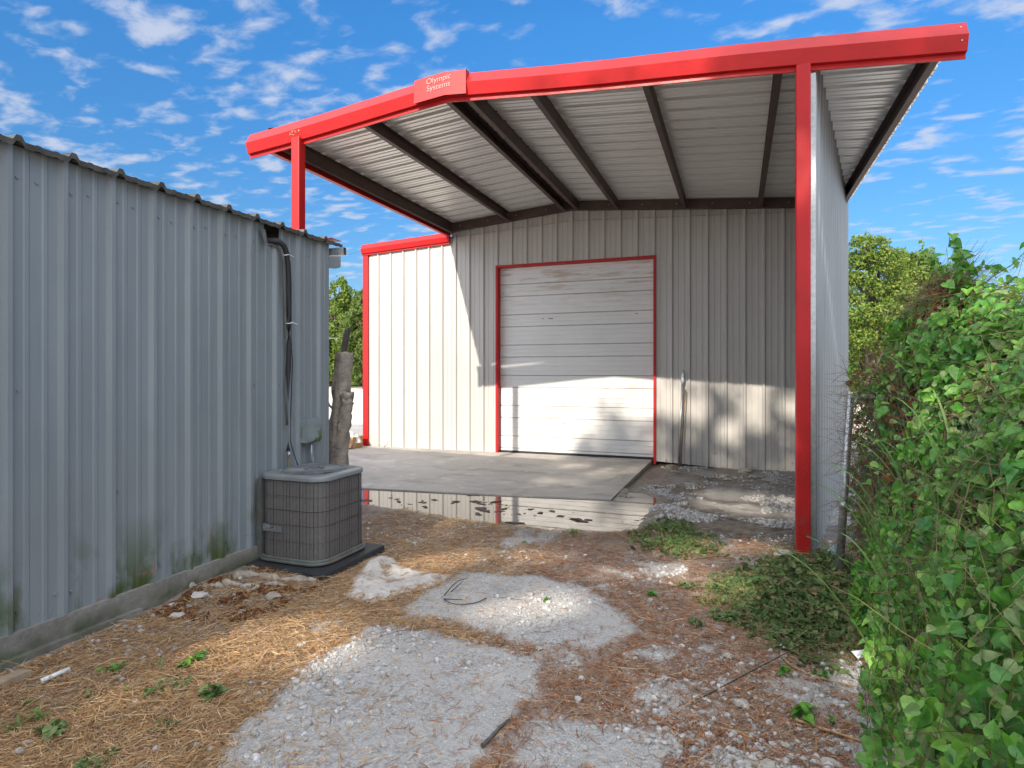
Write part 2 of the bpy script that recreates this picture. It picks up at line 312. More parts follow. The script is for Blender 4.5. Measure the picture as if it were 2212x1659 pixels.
# guard mesh of the air conditioner: fine diagonal perforation in UV space
def guard_mat():
    m = bpy.data.materials.new('perforated_guard'); m.use_nodes = True; t = m.node_tree; n = t.nodes; l = t.links; b = n['Principled BSDF']
    b.inputs['Roughness'].default_value = .6
    uv = n.new('ShaderNodeUVMap'); sp = n.new('ShaderNodeSeparateXYZ'); l.new(uv.outputs[0], sp.inputs[0])
    def mth(op, a, c=None):
        x = n.new('ShaderNodeMath'); x.operation = op
        if isinstance(a, (int, float)): x.inputs[0].default_value = a
        else: l.new(a, x.inputs[0])
        if c is not None:
            if isinstance(c, (int, float)): x.inputs[1].default_value = c
            else: l.new(c, x.inputs[1])
        return x.outputs[0]
    k = 2 * math.pi / .019
    a1 = mth('SINE', mth('MULTIPLY', mth('ADD', sp.outputs[0], sp.outputs[1]), k)); a2 = mth('SINE', mth('MULTIPLY', mth('SUBTRACT', sp.outputs[0], sp.outputs[1]), k))
    pr = mth('MULTIPLY', a1, a2)
    mr = n.new('ShaderNodeMapRange'); mr.inputs[1].default_value = -.35; mr.inputs[2].default_value = .15; l.new(pr, mr.inputs[0])
    tcn = n.new('ShaderNodeTexCoord'); no = n.new('ShaderNodeTexNoise'); no.inputs['Scale'].default_value = 5; no.inputs['Detail'].default_value = 6; l.new(tcn.outputs['Object'], no.inputs[0])
    dm = n.new('ShaderNodeMix'); dm.data_type = 'RGBA'; dm.inputs[6].default_value = (.20, .19, .18, 1); dm.inputs[7].default_value = (.30, .285, .265, 1); l.new(no.outputs[0], dm.inputs[0])
    mi = n.new('ShaderNodeMix'); mi.data_type = 'RGBA'; mi.inputs[6].default_value = (.04, .037, .034, 1); l.new(dm.outputs[2], mi.inputs[7]); l.new(mr.outputs[0], mi.inputs[0])
    l.new(mi.outputs[2], b.inputs['Base Color']); bu = n.new('ShaderNodeBump'); bu.inputs['Distance'].default_value = .004; bu.inputs['Strength'].default_value = .6
    l.new(mr.outputs[0], bu.inputs['Height']); l.new(bu.outputs[0], b.inputs['Normal']); return m
M['guard'] = guard_mat()

# ------------------------------------------------------------------ ribbed metal sheets
PITCH = .3048
PROF = [(-.032, 0), (-.013, .032), (.013, .032), (.032, 0), (.082, 0), (.091, .005), (.112, .005), (.121, 0), (.184, 0), (.193, .005), (.214, .005), (.223, 0)]
SPROF = [(-.040, 0), (-.034, .058), (.034, .058), (.040, 0), (.086, 0), (.093, .008), (.110, .008), (.117, 0), (.188, 0), (.195, .008), (.212, .008), (.219, 0)]
def ribbed(mb, O, U, Nn, ua, ub, phase, zlo, zhi, up=(0, 0, 1), m=0, extra=(), hs=1., mb_flip=False, prof=PROF):
    O, U, Nn, up = map(Vector, (O, U, Nn, up)); pts = [(ua, None), (ub, None)] + [(e, None) for e in extra if ua < e < ub]
    k0 = int((ua - phase) / PITCH) - 2; k1 = int((ub - phase) / PITCH) + 2
    br = [(phase + k * PITCH + a, h * hs) for k in range(k0, k1 + 1) for a, h in prof]
    us = [b[0] for b in br]; hh = [b[1] for b in br]
    allu = sorted(set([round(x, 5) for x in us if ua < x < ub] + [p[0] for p in pts]))
    off = np.interp(allu, us, hh); vs = []
    for u, o in zip(allu, off):
        vs.append(O + U * u + Nn * o + up * zlo(u)); vs.append(O + U * u + Nn * o + up * zhi(u))
    n = len(allu); fs = [(2 * i, 2 * i + 2, 2 * i + 3, 2 * i + 1) for i in range(n - 1)]
    mb.add(vs, fs, m)
K = lambda c: (lambda u: c)

# ================================================================== GROUND
SLAB = [(-1.44, 11.1), (-1.52, 7.72), (-3.2, 7.45), (-5.0, 7.22), (-9, 6.9), (-14, 6.7), (-14, 15.5), (-7.4, 15.5), (-7.4, 11.1)]
PUD = [(-14, 6.6), (-14, 5.6), (-4.6, 6.6), (-4.0, 6.52), (-3.0, 6.22), (-2.4, 6.10), (-1.85, 6.08), (-1.25, 6.20), (-.75, 6.65), (-.2, 6.6), (.45, 6.4), (.6, 6.9), (.3, 7.1), (-.3, 7.2), (-.9, 7.6), (-1.3, 8.0), (-1.45, 8.1), (-1.5, 11), (-14, 8)]
PADS = [[P(*q) for q in ((430, 1700), (530, 1560), (640, 1460), (790, 1357), (870, 1350), (1010, 1385), (1185, 1428), (1170, 1490), (1090, 1570), (1010, 1700))],
        [P(*q) for q in ((865, 1320), (930, 1275), (1010, 1238), (1170, 1245), (1290, 1290), (1375, 1345), (1330, 1400), (1130, 1392), (990, 1350))]]
def slab_z(y): return -.05 + .05 * np.clip((y - 7.3) / 3.8, 0, 1)
def ground_z(x, y):
    z = -.085 + .03 * (fbm(x * .8, y * .8, 3, 3) - .5) + .03 * (fbm(x * 5, y * 5, 11, 3) - .5)
    z = z + .05 * np.exp(-((y - 5.95 + .15 * np.sin(x * 1.7)) / .42) ** 2) * (x > -4.5)        # berm before the puddle
    z = z + .025 * sstep(-.3, .6, x) * sstep(3, 5.8, y) * (y < 11)
    sd = poly_sd(x, y, PUD)
    z = np.where(sd > -.25, z * (1 - sstep(-.25, .1, sd)) + (-.092 + .05 * (fbm(x * 4.5, y * 4.5, 21, 4) - .45)) * sstep(-.25, .1, sd), z)
    z = z + .058 * np.maximum(sstep(-1.15, -.75, x), sstep(7.85, 8.2, y) * sstep(-1.62, -1.42, x)) * sstep(-.2, .1, sd) * (fbm(x * 3 + 8, y * 6, 91, 3) > 0) * (y < 8.5)
    rough = sstep(-1.5, -1.0, x) * sstep(6.6, 7.2, y) * (1 - sstep(11, 12, y)) * sstep(.35, .0, sd + .1)
    z = z + rough * (.075 * (fbm(x * 3.1, y * 3.1, 31, 4) - .42) + .01)
    z = z + .05 * sstep(-2.9, -3.8, x) * sstep(3.1, 3.5, y) * (1 - sstep(4.0, 4.3, y))          # debris heap by the curb
    ss = poly_sd(x, y, SLAB); z = np.where(ss > .03, np.minimum(z, -.12), z)
    for pd in PADS: z = z + .012 * sstep(-.03, .06, poly_sd(x, y, pd) + .08 * (fbm(x * 7, y * 7, 5, 2) - .5))
    far = sstep(16, 60, np.hypot(x, y)); return z * (1 - far) + far * -.02
def straw_amt(x, y):
    pad = np.zeros_like(x)
    for pd in PADS: pad = np.maximum(pad, sstep(-.05, .06, poly_sd(x, y, pd) + .15 * (fbm(x * 6, y * 6, 5, 4, .7) - .5)))
    a = sstep(.41, .55, fbm(x * 1.9, y * 1.9, 41, 5, .65) + .14 * sstep(-1.9, -2.7, x) + .04 * sstep(.3, -.5, x - .2))
    a = np.maximum(a, sstep(-2.1, -2.7, x + .35 * (y - 3)) * (.10 + .75 * sstep(.38, .56, fbm(x * 2.4, y * 2.4, 43, 4) + .10 * sstep(-3.4, -2.8, x))))
    seam = np.exp(-(poly_sd(x, y, PADS[0]) / .10) ** 2) * .9 * (poly_sd(x, y, PADS[0]) < 0.02)
    a = np.maximum(a, seam) * (1 - pad)
    a = a * (poly_sd(x, y, PUD) < -.03) * (poly_sd(x, y, SLAB) < -.02) * (y < 6.6)
    return np.clip(a * (.72 + .5 * fbm(x * 9, y * 9, 47, 2)), 0, 1)
def axis(lo, hi, d, far, k=1.18):
    a = [lo]; s = d
    while a[0] > -far: s *= k; a.insert(0, a[0] - s)
    c = list(np.arange(lo + d, hi, d)); b = [hi]; s = d
    while b[-1] < far: s *= k; b.append(b[-1] + s)
    return np.array(a + c + b)
gx = axis(-5, 2.6, .022, 420); gy = axis(1.2, 8.2, .022, 420, 1.10)
X, Y = np.meshgrid(gx, gy); Z = ground_z(X, Y)
verts = np.stack([X.ravel(), Y.ravel(), Z.ravel()], 1); nx, ny = len(gx), len(gy)
i = np.arange(nx - 1)[None] + np.arange(ny - 1)[:, None] * nx
faces = np.stack([i, i + 1, i + 1 + nx, i + nx], -1).reshape(-1, 4)
def ground_mat():
    m = bpy.data.materials.new('gravel_and_soil'); m.use_nodes = True; t = m.node_tree; n = t.nodes; l = t.links; b = n['Principled BSDF']
    at = n.new('ShaderNodeVertexColor'); at.layer_name = 'mask'; sp = n.new('ShaderNodeSeparateColor'); l.new(at.outputs[0], sp.inputs[0])
    tcn = n.new('ShaderNodeTexCoord')
    def noise(s, d=6, r=.6):
        x = n.new('ShaderNodeTexNoise'); x.inputs['Scale'].default_value = s; x.inputs['Detail'].default_value = d; x.inputs['Roughness'].default_value = r; l.new(tcn.outputs['Object'], x.inputs[0]); return x.outputs[0]
    def ramp(f, a, c):
        x = n.new('ShaderNodeMapRange'); x.inputs[1].default_value = a; x.inputs[2].default_value = c; l.new(f, x.inputs[0]); return x.outputs[0]
    def mixc(f, a, c):
        x = n.new('ShaderNodeMix'); x.data_type = 'RGBA'
        if f is not None: l.new(f, x.inputs[0])
        for k, q in ((6, a), (7, c)):
            if isinstance(q, tuple): x.inputs[k].default_value = (*q, 1)
            else: l.new(q, x.inputs[k])
        return x.outputs[2]
    vor = n.new('ShaderNodeTexVoronoi'); vor.inputs['Scale'].default_value = 75; l.new(tcn.outputs['Object'], vor.inputs[0])
    vs_ = n.new('ShaderNodeSeparateColor'); l.new(vor.outputs['Color'], vs_.inputs[0])
    grav = mixc(ramp(vs_.outputs[0], 0, 1), (.27, .262, .255), (.45, .44, .425))
    grav = mixc(ramp(noise(2.2), .35, .7), grav, (.41, .39, .365))
    soil = mixc(ramp(noise(9), .35, .65), (.13, .10, .078), (.36, .31, .26))
    c = mixc(ramp(noise(26), .45, .6), soil, mixc(None, (.26, .17, .11), (.26, .17, .11)))
    f1 = sp.outputs[0]
    c = mixc(f1, grav, c)
    wet = mixc(ramp(noise(14), .4, .6), (.085, .07, .055), (.22, .185, .15))
    c = mixc(sp.outputs[1], c, wet)
    farc = mixc(ramp(noise(.35, 4), .4, .6), (.74, .62, .50), (.82, .72, .60))
    c = mixc(sp.outputs[2], c, farc)
    sz = n.new('ShaderNodeSeparateXYZ'); l.new(tcn.outputs['Object'], sz.inputs[0])
    gr = ramp(sz.outputs[1], 52, 58)
    c = mixc(gr, c, mixc(ramp(noise(.2, 5), .4, .6), (.19, .17, .07), (.12, .15, .05)))
    l.new(c, b.inputs['Base Color'])
    rr = n.new('ShaderNodeMapRange'); rr.inputs[3].default_value = .95; rr.inputs[4].default_value = .28; l.new(sp.outputs[1], rr.inputs[0]); l.new(rr.outputs[0], b.inputs['Roughness'])
    b.inputs['Specular IOR Level'].default_value = .3
    b1 = n.new('ShaderNodeBump'); b1.inputs['Strength'].default_value = .8; b1.inputs['Distance'].default_value = .006; l.new(vor.outputs['Distance'], b1.inputs['Height'])
    b2 = n.new('ShaderNodeBump'); b2.inputs['Strength'].default_value = .7; b2.inputs['Distance'].default_value = .02; l.new(noise(30), b2.inputs['Height']); l.new(b1.outputs[0], b2.inputs['Normal']); l.new(b2.outputs[0], b.inputs['Normal'])
    return m
go = npmesh('ground', verts, faces, ground_mat(), smooth=True)
tag(go, kind='structure')
mask = np.zeros((len(verts), 4), np.float32); mask[:, 3] = 1
sa = straw_amt(X, Y).ravel(); mask[:, 0] = np.clip(sa * .95, 0, 1)
mask[:, 0] = np.maximum(mask[:, 0], (sstep(-2.4, -3.0, X) * (Y < 6)).ravel() * .92)
sdp = poly_sd(X, Y, PUD)
wet = sstep(-.30, -.02, sdp) + sstep(-1.55, -1.2, X) * sstep(6.5, 6.8, Y) * (1 - sstep(11, 12, Y)) * (X < 1.8) * (1 - .85 * sstep(.50, .60, fbm(X * 1.5 + 4, Y * 1.9, 61, 3) + .35 * np.exp(-((X + .05) / .75) ** 2 - ((Y - 8.5) / .55) ** 2)))
wet = wet + .7 * sstep(-.75, -.2, sdp + .4 * (fbm(X * 3, Y * 3, 63, 3) - .5)) * (Y < 11)
mask[:, 1] = np.clip(wet, 0, 1).ravel()
mask[:, 2] = sstep(14.5, 17, np.hypot(X, Y) + .8 * fbm(X * .7, Y * .7, 9, 2)).ravel()
ca = go.data.color_attributes.new('mask', 'FLOAT_COLOR', 'POINT'); ca.data.foreach_set('color', mask.ravel())

# slab
mb = MB(); top = [(x, y, float(slab_z(y))) for x, y in SLAB]; bot = [(x, y, -.2) for x, y in SLAB]; n_ = len(SLAB)
mb.add(top + bot, [tuple(range(n_))[::-1]] + [(k, (k + 1) % n_, n_ + (k + 1) % n_, n_ + k) for k in range(n_)])
# top is not planar: replace with strips
mb = MB()
xs_ = [-14, -9, -5.0, -3.2, -1.52]; fy = [6.7, 6.9, 7.22, 7.45, 7.72]
for k in range(4):
    x0, x1 = xs_[k], xs_[k + 1]; x1b = -1.44 if k == 3 else x1
    mb.add([(x0, fy[k], -.05), (x1, fy[k + 1], -.05), (x1b, 11.1, 0), (x0, 11.1, 0), (x0, fy[k], -.2), (x1, fy[k + 1], -.2), (x1b, 11.1, -.2), (x0, 11.1, -.2)],
           [(0, 1, 2, 3), (0, 4, 5, 1)] + ([(1, 5, 6, 2)] if k == 3 else []))
mb.add([(-14, 11.1, 0), (-7.42, 11.1, 0), (-7.42, 15.5, 0), (-14, 15.5, 0)], [(0, 1, 2, 3)])
tag(mb.build('concrete_slab', M['slab']), kind='structure')
# puddle water
def water_mat():
    m = bpy.data.materials.new('muddy_water'); m.use_nodes = True; n = m.node_tree.nodes; l = m.node_tree.links; b = n['Principled BSDF']
    b.inputs['Base Color'].default_value = (.13, .11, .085, 1); b.inputs['Roughness'].default_value = .015; b.inputs['IOR'].default_value = 1.7
    no = n.new('ShaderNodeTexNoise'); no.inputs['Scale'].default_value = 5; tcn = n.new('ShaderNodeTexCoord'); l.new(tcn.outputs['Object'], no.inputs[0])
    bu = n.new('ShaderNodeBump'); bu.inputs['Strength'].default_value = .02; bu.inputs['Distance'].default_value = .01; l.new(no.outputs[0], bu.inputs['Height']); l.new(bu.outputs[0], b.inputs['Normal'])
    return m
WZ = -.066
ps = [(-14, 6.9), (-14, 5.2), (-4.6, 6.3), (-3, 6.05), (-1.8, 5.95), (-1, 6.05), (-.6, 6.4), (-.55, 7.2), (-.9, 7.9), (-1.2, 8.3), (-1.46, 8.3), (-1.51, 7.80), (-3.2, 7.53), (-5, 7.3), (-9, 6.98)]
mb = MB(); mb.add([(x, y, WZ) for x, y in ps], [tuple(range(len(ps)))]); tag(mb.build('puddle_water', water_mat()), kind='structure')

# ================================================================== MAIN BUILDING
D = 11.07; XL, XR, XRG = -7.53, 1.66, -2.93
B = thing('metal_building', (XRG, D, 0), 'large off-white ribbed metal building with red trim, white roll-up door and open red-edged canopy', 'building')
rake = lambda x: 4.36 - .05 * abs(x - XRG) * 1.0 + .10      # top of the wall line along the gable
gz = lambda u: 4.44 - .05 * abs(u - XRG)
PH = -7.167 - .025
mb = MB(); DL, DR, DH = -4.475, -1.366, 3.694
zt_ = lambda u: gz(u) if u < -5.45 else 4.80 - .0833 * abs(u - XRG) - .012
ribbed(mb, (0, D, 0), (1, 0, 0), (0, -1, 0), XL, -5.452, PH, K(-.02), zt_); ribbed(mb, (0, D, 0), (1, 0, 0), (0, -1, 0), -5.449, DL + .02, PH, K(-.02), zt_)
ribbed(mb, (0, D, 0), (1, 0, 0), (0, -1, 0), DL + .02, DR - .02, PH, K(DH - .02), zt_, extra=(XRG,))
ribbed(mb, (0, D, 0), (1, 0, 0), (0, -1, 0), DR - .02, XR, PH, lambda u: -.02 - .12 * min(1, max(0, (u + 1.3) / 2)), zt_)
for k in range(30):
    u = PH + k * PITCH + .055
    for z in (.12, .75, 2.25, 3.55):
        if u > XR - .05: continue
        if DL < u < DR: continue
        mb.screw((u, D, z), (0, -1, 0), .008, .006, 1)
mb.build('front_wall', [M['wall'], M['galv']], B)
mb = MB(); ribbed(mb, (XL, 0, 0), (0, 1, 0), (-1, 0, 0), D, D + 18, 0, K(-.05), K(gz(XL))); mb.build('side_wall', M['wall'], B)
mb = MB(); ribbed(mb, (XR, 0, 0), (0, 1, 0), (1, 0, 0), D, D + 18, 0, K(-.15), K(gz(XR))); mb.build('side_wall', M['wall'], B)
mb = MB(); ribbed(mb, (0, D + 18, 0), (1, 0, 0), (0, 1, 0), XL, XR, PH, K(-.05), zt_, extra=(XRG,)); mb.build('rear_wall', M['wall'], B)
mb = MB()
for sgn, xe in ((-1, XL - .05), (1, XR + .03)):
    ln = abs(xe - XRG); zr = gz(XRG) + .01; ze = gz(xe) + .01
    up = Vector((xe - XRG, 0, ze - zr)).normalized()
    ribbed(mb, (XRG, 0, zr), (0, 1, 0), (0, 0, 1), D - .03, D + 18.05, 0, K(0), K(ln / abs(up.x)), up=up)
mb.build('roof', M['rooftop'], B)
# wall base strip (concrete below right wall) 
mb = MB(); mb.box(DR + .02, XR, D - .02, D + .1, -.25, -.14); mb.build('footing', M['concrete'], B)
# sculpted red trim swept along a line: section points (forward, down)
SEC = [(-.22, -.004), (.02, 0), (.088, -.125), (.052, -.245), (.012, -.25), (.012, -.29), (-.004, -.29), (-.004, -.02), (-.22, -.012)]
def trim(mb, xa, za, xb, zb, y, k=1., m=0):
    A = [(xa, y - a * k, za + b * k) for a, b in SEC]; Bp = [(xb, y - a * k, zb + b * k) for a, b in SEC]
    mb.sweep(None, A, Bp, m)
mb = MB(); trim(mb, XL - .04, 4.325, -5.47, 4.43, D - .05, .80)
for k in range(9):
    x = XL + .15 + k * .24; mb.screw((x, D - .11, 4.325 + (x - XL) * .05 - .215), (0, -1, -.3), .006, .004, 0)
mb.build('rake_trim', M['red'], B)
mb = MB(); mb.box(XL - .03, XL + .095, D - .045, D + .0, -.01, 4.10); mb.box(XL - .036, XL - .0, D - .0, D + .12, -.01, 4.10); mb.build('corner_trim', M['red'], B)
# door frame
fr = MB()
yf = D - .042
fr.box(DL, DL + .045, yf, D + .19, -.005, DH)
fr.box(DR - .045, DR, yf, D + .19, -.07, DH)
fr.box(DL + .047, DR - .047, yf + .002, D + .19, DH - .045, DH - .002)
fr.box(DL + .045, DL + .05, D - .03, D + .185, 0, DH - .046)
FRM = fr.build('door_frame', M['redcol'], B)
# roll-up door: corrugated curtain
joints = []; z = 0.085
lv = [.085]
for k in range(14): lv.append(lv[-1] + (.362 if k % 2 else .238))
lv = [x for x in lv if x < DH]
zs = [(0.036, 0)]
for k, a in enumerate(lv):
    zs += [(a - .012, 0), (a - .006, .013), (a + .004, .013), (a + .010, 0)]
    nxt = lv[k + 1] if k + 1 < len(lv) else DH
    gap = nxt - a
    cnt = 3 if gap > .3 else 2
    for q in range(cnt):
        c_ = a + gap * (q + 1) / (cnt + 1); zs += [(c_ - .011, 0), (c_ - .006, -.005), (c_ + .006, -.005), (c_ + .011, 0)]
zs = [q for q in zs if q[0] < DH - .03] + [(DH - .03, 0)]
mb = MB(); xa, xb, yd = DL + .048, DR - .046, D + .10
vs = []
nxs = 24
for zz, o in zs:
    for q in range(nxs + 1): 
        xx = xa + (xb - xa) * q / nxs; vs.append((xx, yd + o + .0022 * math.sin(xx * 9 + zz * 23) + .0015 * math.sin(xx * 23 + zz * 7), zz))
fs = [(a * (nxs + 1) + q, a * (nxs + 1) + q + 1, (a + 1) * (nxs + 1) + q + 1, (a + 1) * (nxs + 1) + q) for a in range(len(zs) - 1) for q in range(nxs)]
mb.add(vs, fs, 0, False)
for a in range(len(zs) - 1):
    if zs[a][1] == .013 and zs[a + 1][1] == .013:
        for q in range(nxs): mb.m[a * nxs + q] = 1
DOOR = mb.build('roll_up_door', [M['door'], M['groove']], B)
mb = MB(); mb.box(xa, xb, yd - .010, yd + .02, .0, .036); mb.build('bottom_seal', M['rubber'], DOOR)
mb = MB()
for x, z, w_ in ((-3.55, 2.62, .03), (-3.42, 2.615, .09), (-1.75, 2.66, .04), (-3.12, .60, .035), (-3.16, .615, .02), (-3.9, .03 + .1, .03)):
    MB().box(x, x + w_, yd - .008, yd + .01, z, z + .012).build('scuff_mark', M['mud'], DOOR)

# ---------------- canopy
YF, YB = 5.86, D - .05
cz = lambda x: 4.80 - .0833 * abs(x - XRG)          # roof sheet height
mb = MB()
for xe in (-5.57, 1.72):
    up = Vector((xe - XRG, 0, cz(xe) - cz(XRG))).normalized(); ln = abs(xe - XRG) / abs(up.x)
    ribbed(mb, (XRG + .02 * (1 if xe > 0 else -1), 0, cz(XRG)), (0, 1, 0), (0, 0, 1), YF + .16, YB + .08, 5.95, K(0), K(ln), up=up, prof=SPROF)
CAN = mb.build('canopy_roof', M['soffit'], B)
rc = MB(); rc.add([(XRG - .16, YF + .05, cz(XRG) + .004), (XRG, YF + .05, cz(XRG) + .012), (XRG + .16, YF + .05, cz(XRG) + .004), (XRG - .16, YB + .1, cz(XRG) + .004), (XRG, YB + .1, cz(XRG) + .012), (XRG + .16, YB + .1, cz(XRG) + .004)], [(0, 1, 4, 3), (1, 2, 5, 4)])
rc.build('ridge_flashing', M['rust'], CAN)
PURL = [(-5.40, .21, 1), (-4.19, .17, 1), (-3.07, .17, 1), (-2.77, .17, -1), (-2.02, .17, -1), (-.83, .17, -1), (.395, .17, -1), (1.60, .20, -1)]
for x, dp, sd_ in PURL:
    mb = MB(); zt = cz(x) - .004; zb = zt - dp; wf = .062 * sd_; t_ = .004; y0, y1 = YF + .012, YB - .10
    mb.box(min(x, x + .004 * sd_), max(x, x + .004 * sd_), y0, y1, zb, zt)                      # web
    a_, b_ = sorted((x + .004 * sd_, x + wf)); mb.box(a_, b_, y0, y1, zb, zb + t_); mb.box(a_, b_, y0, y1, zt - t_ - .004, zt - .004)
    a_, b_ = sorted((x + wf, x + wf - .004 * sd_)); mb.box(a_, b_, y0, y1, zb + t_, zb + .02)
    mb.build('purlin', M['iron'], CAN)
# header channel on the wall
mb = MB()
for xa, xb in ((-5.46, XRG), (XRG, 1.66)):
    za, zb = cz(xa) - .006, cz(xb) - .006; y0, y1 = YB - .09, YB
    for (yy0, yy1, o0, o1) in ((y0, y0 + .006, 0, .165), (y0 + .006, y1, .159, .165)):
        mb.hexa([(xa, yy0, za - o1), (xb, yy0, zb - o1), (xb, yy1, zb - o1), (xa, yy1, za - o1), (xa, yy0, za - o0), (xb, yy0, zb - o0), (xb, yy1, zb - o0), (xa, yy1, za - o0)])
for k in range(12):
    x = -5.2 + k * .6; mb.screw((x, YB - .09, cz(x) - .09), (0, -1, 0), .010, .008, 1)
mb.build('header_beam', [M['iron'], M['galv']], CAN)
# red eave strip on left, outside of the purlin
mb = MB(); mb.box(-5.475, -5.463, YF + .02, YB, cz(-5.47) - .27, cz(-5.47) - .03); mb.box(-5.463, -5.41, YF + .02, YB, cz(-5.47) - .27, cz(-5.47) - .262)
mb.build('eave_trim', M['red'], CAN)
# fascia
mb = MB(); zr = 4.79
zfl = lambda x: zr - (.0975 * (XRG - x) if x < XRG else .0785 * (x - XRG))
xs1 = np.linspace(-5.655, XRG, 6); xs2 = np.linspace(XRG, 1.735, 9)
def sag(x): return zfl(x) - .008 * math.sin((x + 5.6) * 1.9) 
for arr in (xs1, xs2):
    for a_, b_ in zip(arr[:-1], arr[1:]):
        caps = True
        trim(mb, a_, sag(a_), b_, sag(b_), YF)
for x in np.arange(-5.5, 1.7, .3): mb.screw((x, YF - .012, sag(x) - .272), (0, -1, 0), .007, .005, 0)
for z_ in (-.05, -.17): mb.screw((1.69, YF - (.045 if z_ > -.1 else .075), sag(1.69) + z_), (0, -1, .4 if z_ > -.1 else -.2), .006, .005, 1)
FAS = mb.build('fascia', [M['red'], M['galv']], B)
bpy.context.view_layer.update()
# cap plate
xa, xb = -3.30, -2.675; mb = MB()
secc = secm = [(.0, .008), (.082, .006), (.098, -.25), (.092, -.25), (.076, .002), (.0, .002)]
A_ = [(xa, YF - a, sag(xa) + b) for a, b in secc]; Mi = [(XRG, YF - a, sag(XRG) + b) for a, b in secm]; B_ = [(xb, YF - a, sag(xb) + b) for a, b in secc]
mb.sweep(None, A_, Mi, 0); mb.sweep(None, Mi, B_, 0); mb.box(xb - .004, xb, YF - .098, YF, sag(xb) - .25, sag(xb) + .010)
mb.build('ridge_cap', M['cap'], FAS)
def text_mesh(name, body, size, m, parent, origin, xdir, zdir, extr=.001, align='CENTER', space=1.0, sx=1.):
    cu = bpy.data.curves.new(name, 'FONT'); cu.body = body; cu.size = size; cu.extrude = extr; cu.align_x = align; cu.space_line = space
    tmp = bpy.data.objects.new(name + '_tmp', cu); S.collection.objects.link(tmp); bpy.context.view_layer.update()
    me = bpy.data.meshes.new_from_object(tmp.evaluated_get(bpy.context.evaluated_depsgraph_get())); bpy.data.objects.remove(tmp); bpy.data.curves.remove(cu)
    x = Vector(xdir).normalized(); z = Vector(zdir).normalized(); nrm = x.cross(z)
    mt = Matrix((x * sx, z, nrm)).transposed().to_4x4(); mt.translation = Vector(origin); me.transform(mt)
    me.name = name; me.materials.clear(); me.materials.append(m); return link(name, me, parent)
text_mesh('lettering', 'Olympic\nSystems', .088, M['txt'], FAS, (-3.0, YF - .0925, sag(-3.0) - .085), (1, 0, .075), (0, .0625, .998), .0012, 'CENTER', .9)
# posts
def post(x0, x1, zb, zt):
    mb = MB(); y0, y1 = YF - .088, YF + .03
    r_ = .012; ring = []
    for cx, cy, a0 in ((x1 - r_, y1 - r_, 0), (x0 + r_, y1 - r_, 90), (x0 + r_, y0 + r_, 180), (x1 - r_, y0 + r_, 270)):
        for q in range(4): a = R(a0 + q * 30); ring.append((cx + r_ * math.cos(a), cy + r_ * math.sin(a)))
    mb.sweep(None, [(x, y, zb) for x, y in ring], [(x, y, zt) for x, y in ring], 0)
    return mb.build('post', M['redcol'], B)
post(.482, .598, -.12, 4.262); post(-4.965, -4.845, -.12, 4.375)
# scratches of bare paint where the left post meets the fascia
mb = MB()
for q in range(14):
    x = -4.99 + rng.random() * .13; z = 4.40 + rng.random() * .045; mb.box(x, x + .006 + .018 * rng.random(), YF - .0795 - (z - 4.38) * .1, YF - .078 - (z - 4.38) * .1, z, z + .004 + .012 * rng.random())
mb.build('weld_scratch', M['straw'], FAS)
# oblique ribbed side screen wall
A0 = Vector((.615, 5.86, 0)); A1 = Vector((1.66, 11.05, 0)); dU = (A1 - A0).normalized(); nN = Vector((dU.y, -dU.x, 0)); Ls = (A1 - A0).length
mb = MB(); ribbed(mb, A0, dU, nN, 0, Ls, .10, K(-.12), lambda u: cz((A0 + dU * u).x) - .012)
for k in range(17):
    u = .10 + k * PITCH + .055
    for z in (.15, .9, 1.55, 2.3, 3.1, 3.9):
        if u < Ls - .05: mb.screw(A0 + dU * u + Vector((0, 0, z + .012 * rng.normal())), nN, .0075, .006, 1)
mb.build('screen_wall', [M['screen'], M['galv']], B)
mb = MB(); p0 = A0 + nN * .005
mb.hexa([tuple(A0 + Vector(v)) for v in ((-.012, -.02, -.12), (.028, -.02, -.12), (.028, .05, -.12), (-.012, .05, -.12), (-.012, -.02, 4.2), (.028, -.02, 4.2), (.028, .05, 4.2), (-.012, .05, 4.2))])
mb.build('screen_edge_trim', M['galv'], B)
mb = MB()
for z in (.5, 1.9, 3.2):
    q0 = A0 - nN * .055 + dU * .1; q1 = A1 - nN * .055 - dU * .1; q2 = A1 - nN * .004 - dU * .1; q3 = A0 - nN * .004 + dU * .1
    mb.hexa([(*q.xy, z) for q in (q0, q1, q2, q3)] + [(*q.xy, z + .16) for q in (q0, q1, q2, q3)])
mb.build('girt', M['iron'], B)

# ================================================================== SHED (left)
SX, SY1 = -3.92, 5.085
SH = thing('metal_shed', (SX - 2.5, 1.5, -.08), 'grey ribbed metal shed with green-stained base on a concrete curb at the left', 'shed')
ph = 2.234 - .02
mb = MB(); HB, HT = .085, 2.90
hy0, hy1, hz = 4.215, 4.40, 2.745
ribbed(mb, (SX, 0, 0), (0, 1, 0), (1, 0, 0), -4, hy0, ph, K(HB), K(HT))
ribbed(mb, (SX, 0, 0), (0, 1, 0), (1, 0, 0), hy0, hy1, ph, K(HB), K(hz))
ribbed(mb, (SX, 0, 0), (0, 1, 0), (1, 0, 0), hy1, SY1, ph, K(HB), K(HT))
for k in range(-6, 10):
    for uo, zz in ((.05, 2.72), (.05, .20), (.155, 2.72), (.055, 1.48), (.26, .22), (.05, .8)):
        u = ph + k * PITCH + uo
        if 1.5 < u < SY1 - .03 and not (zz > 2.7 and hy0 - .05 < u < hy1 + .05) and rng.random() < (.9 if zz in (2.72, .2) else .45): mb.screw((SX, u, zz + .01 * rng.normal()), (1, 0, 0), .009, .009, 1)
mb.box(SX - .03, SX + .004, SY1 - .002, SY1 + .03, HB, HT - .01)
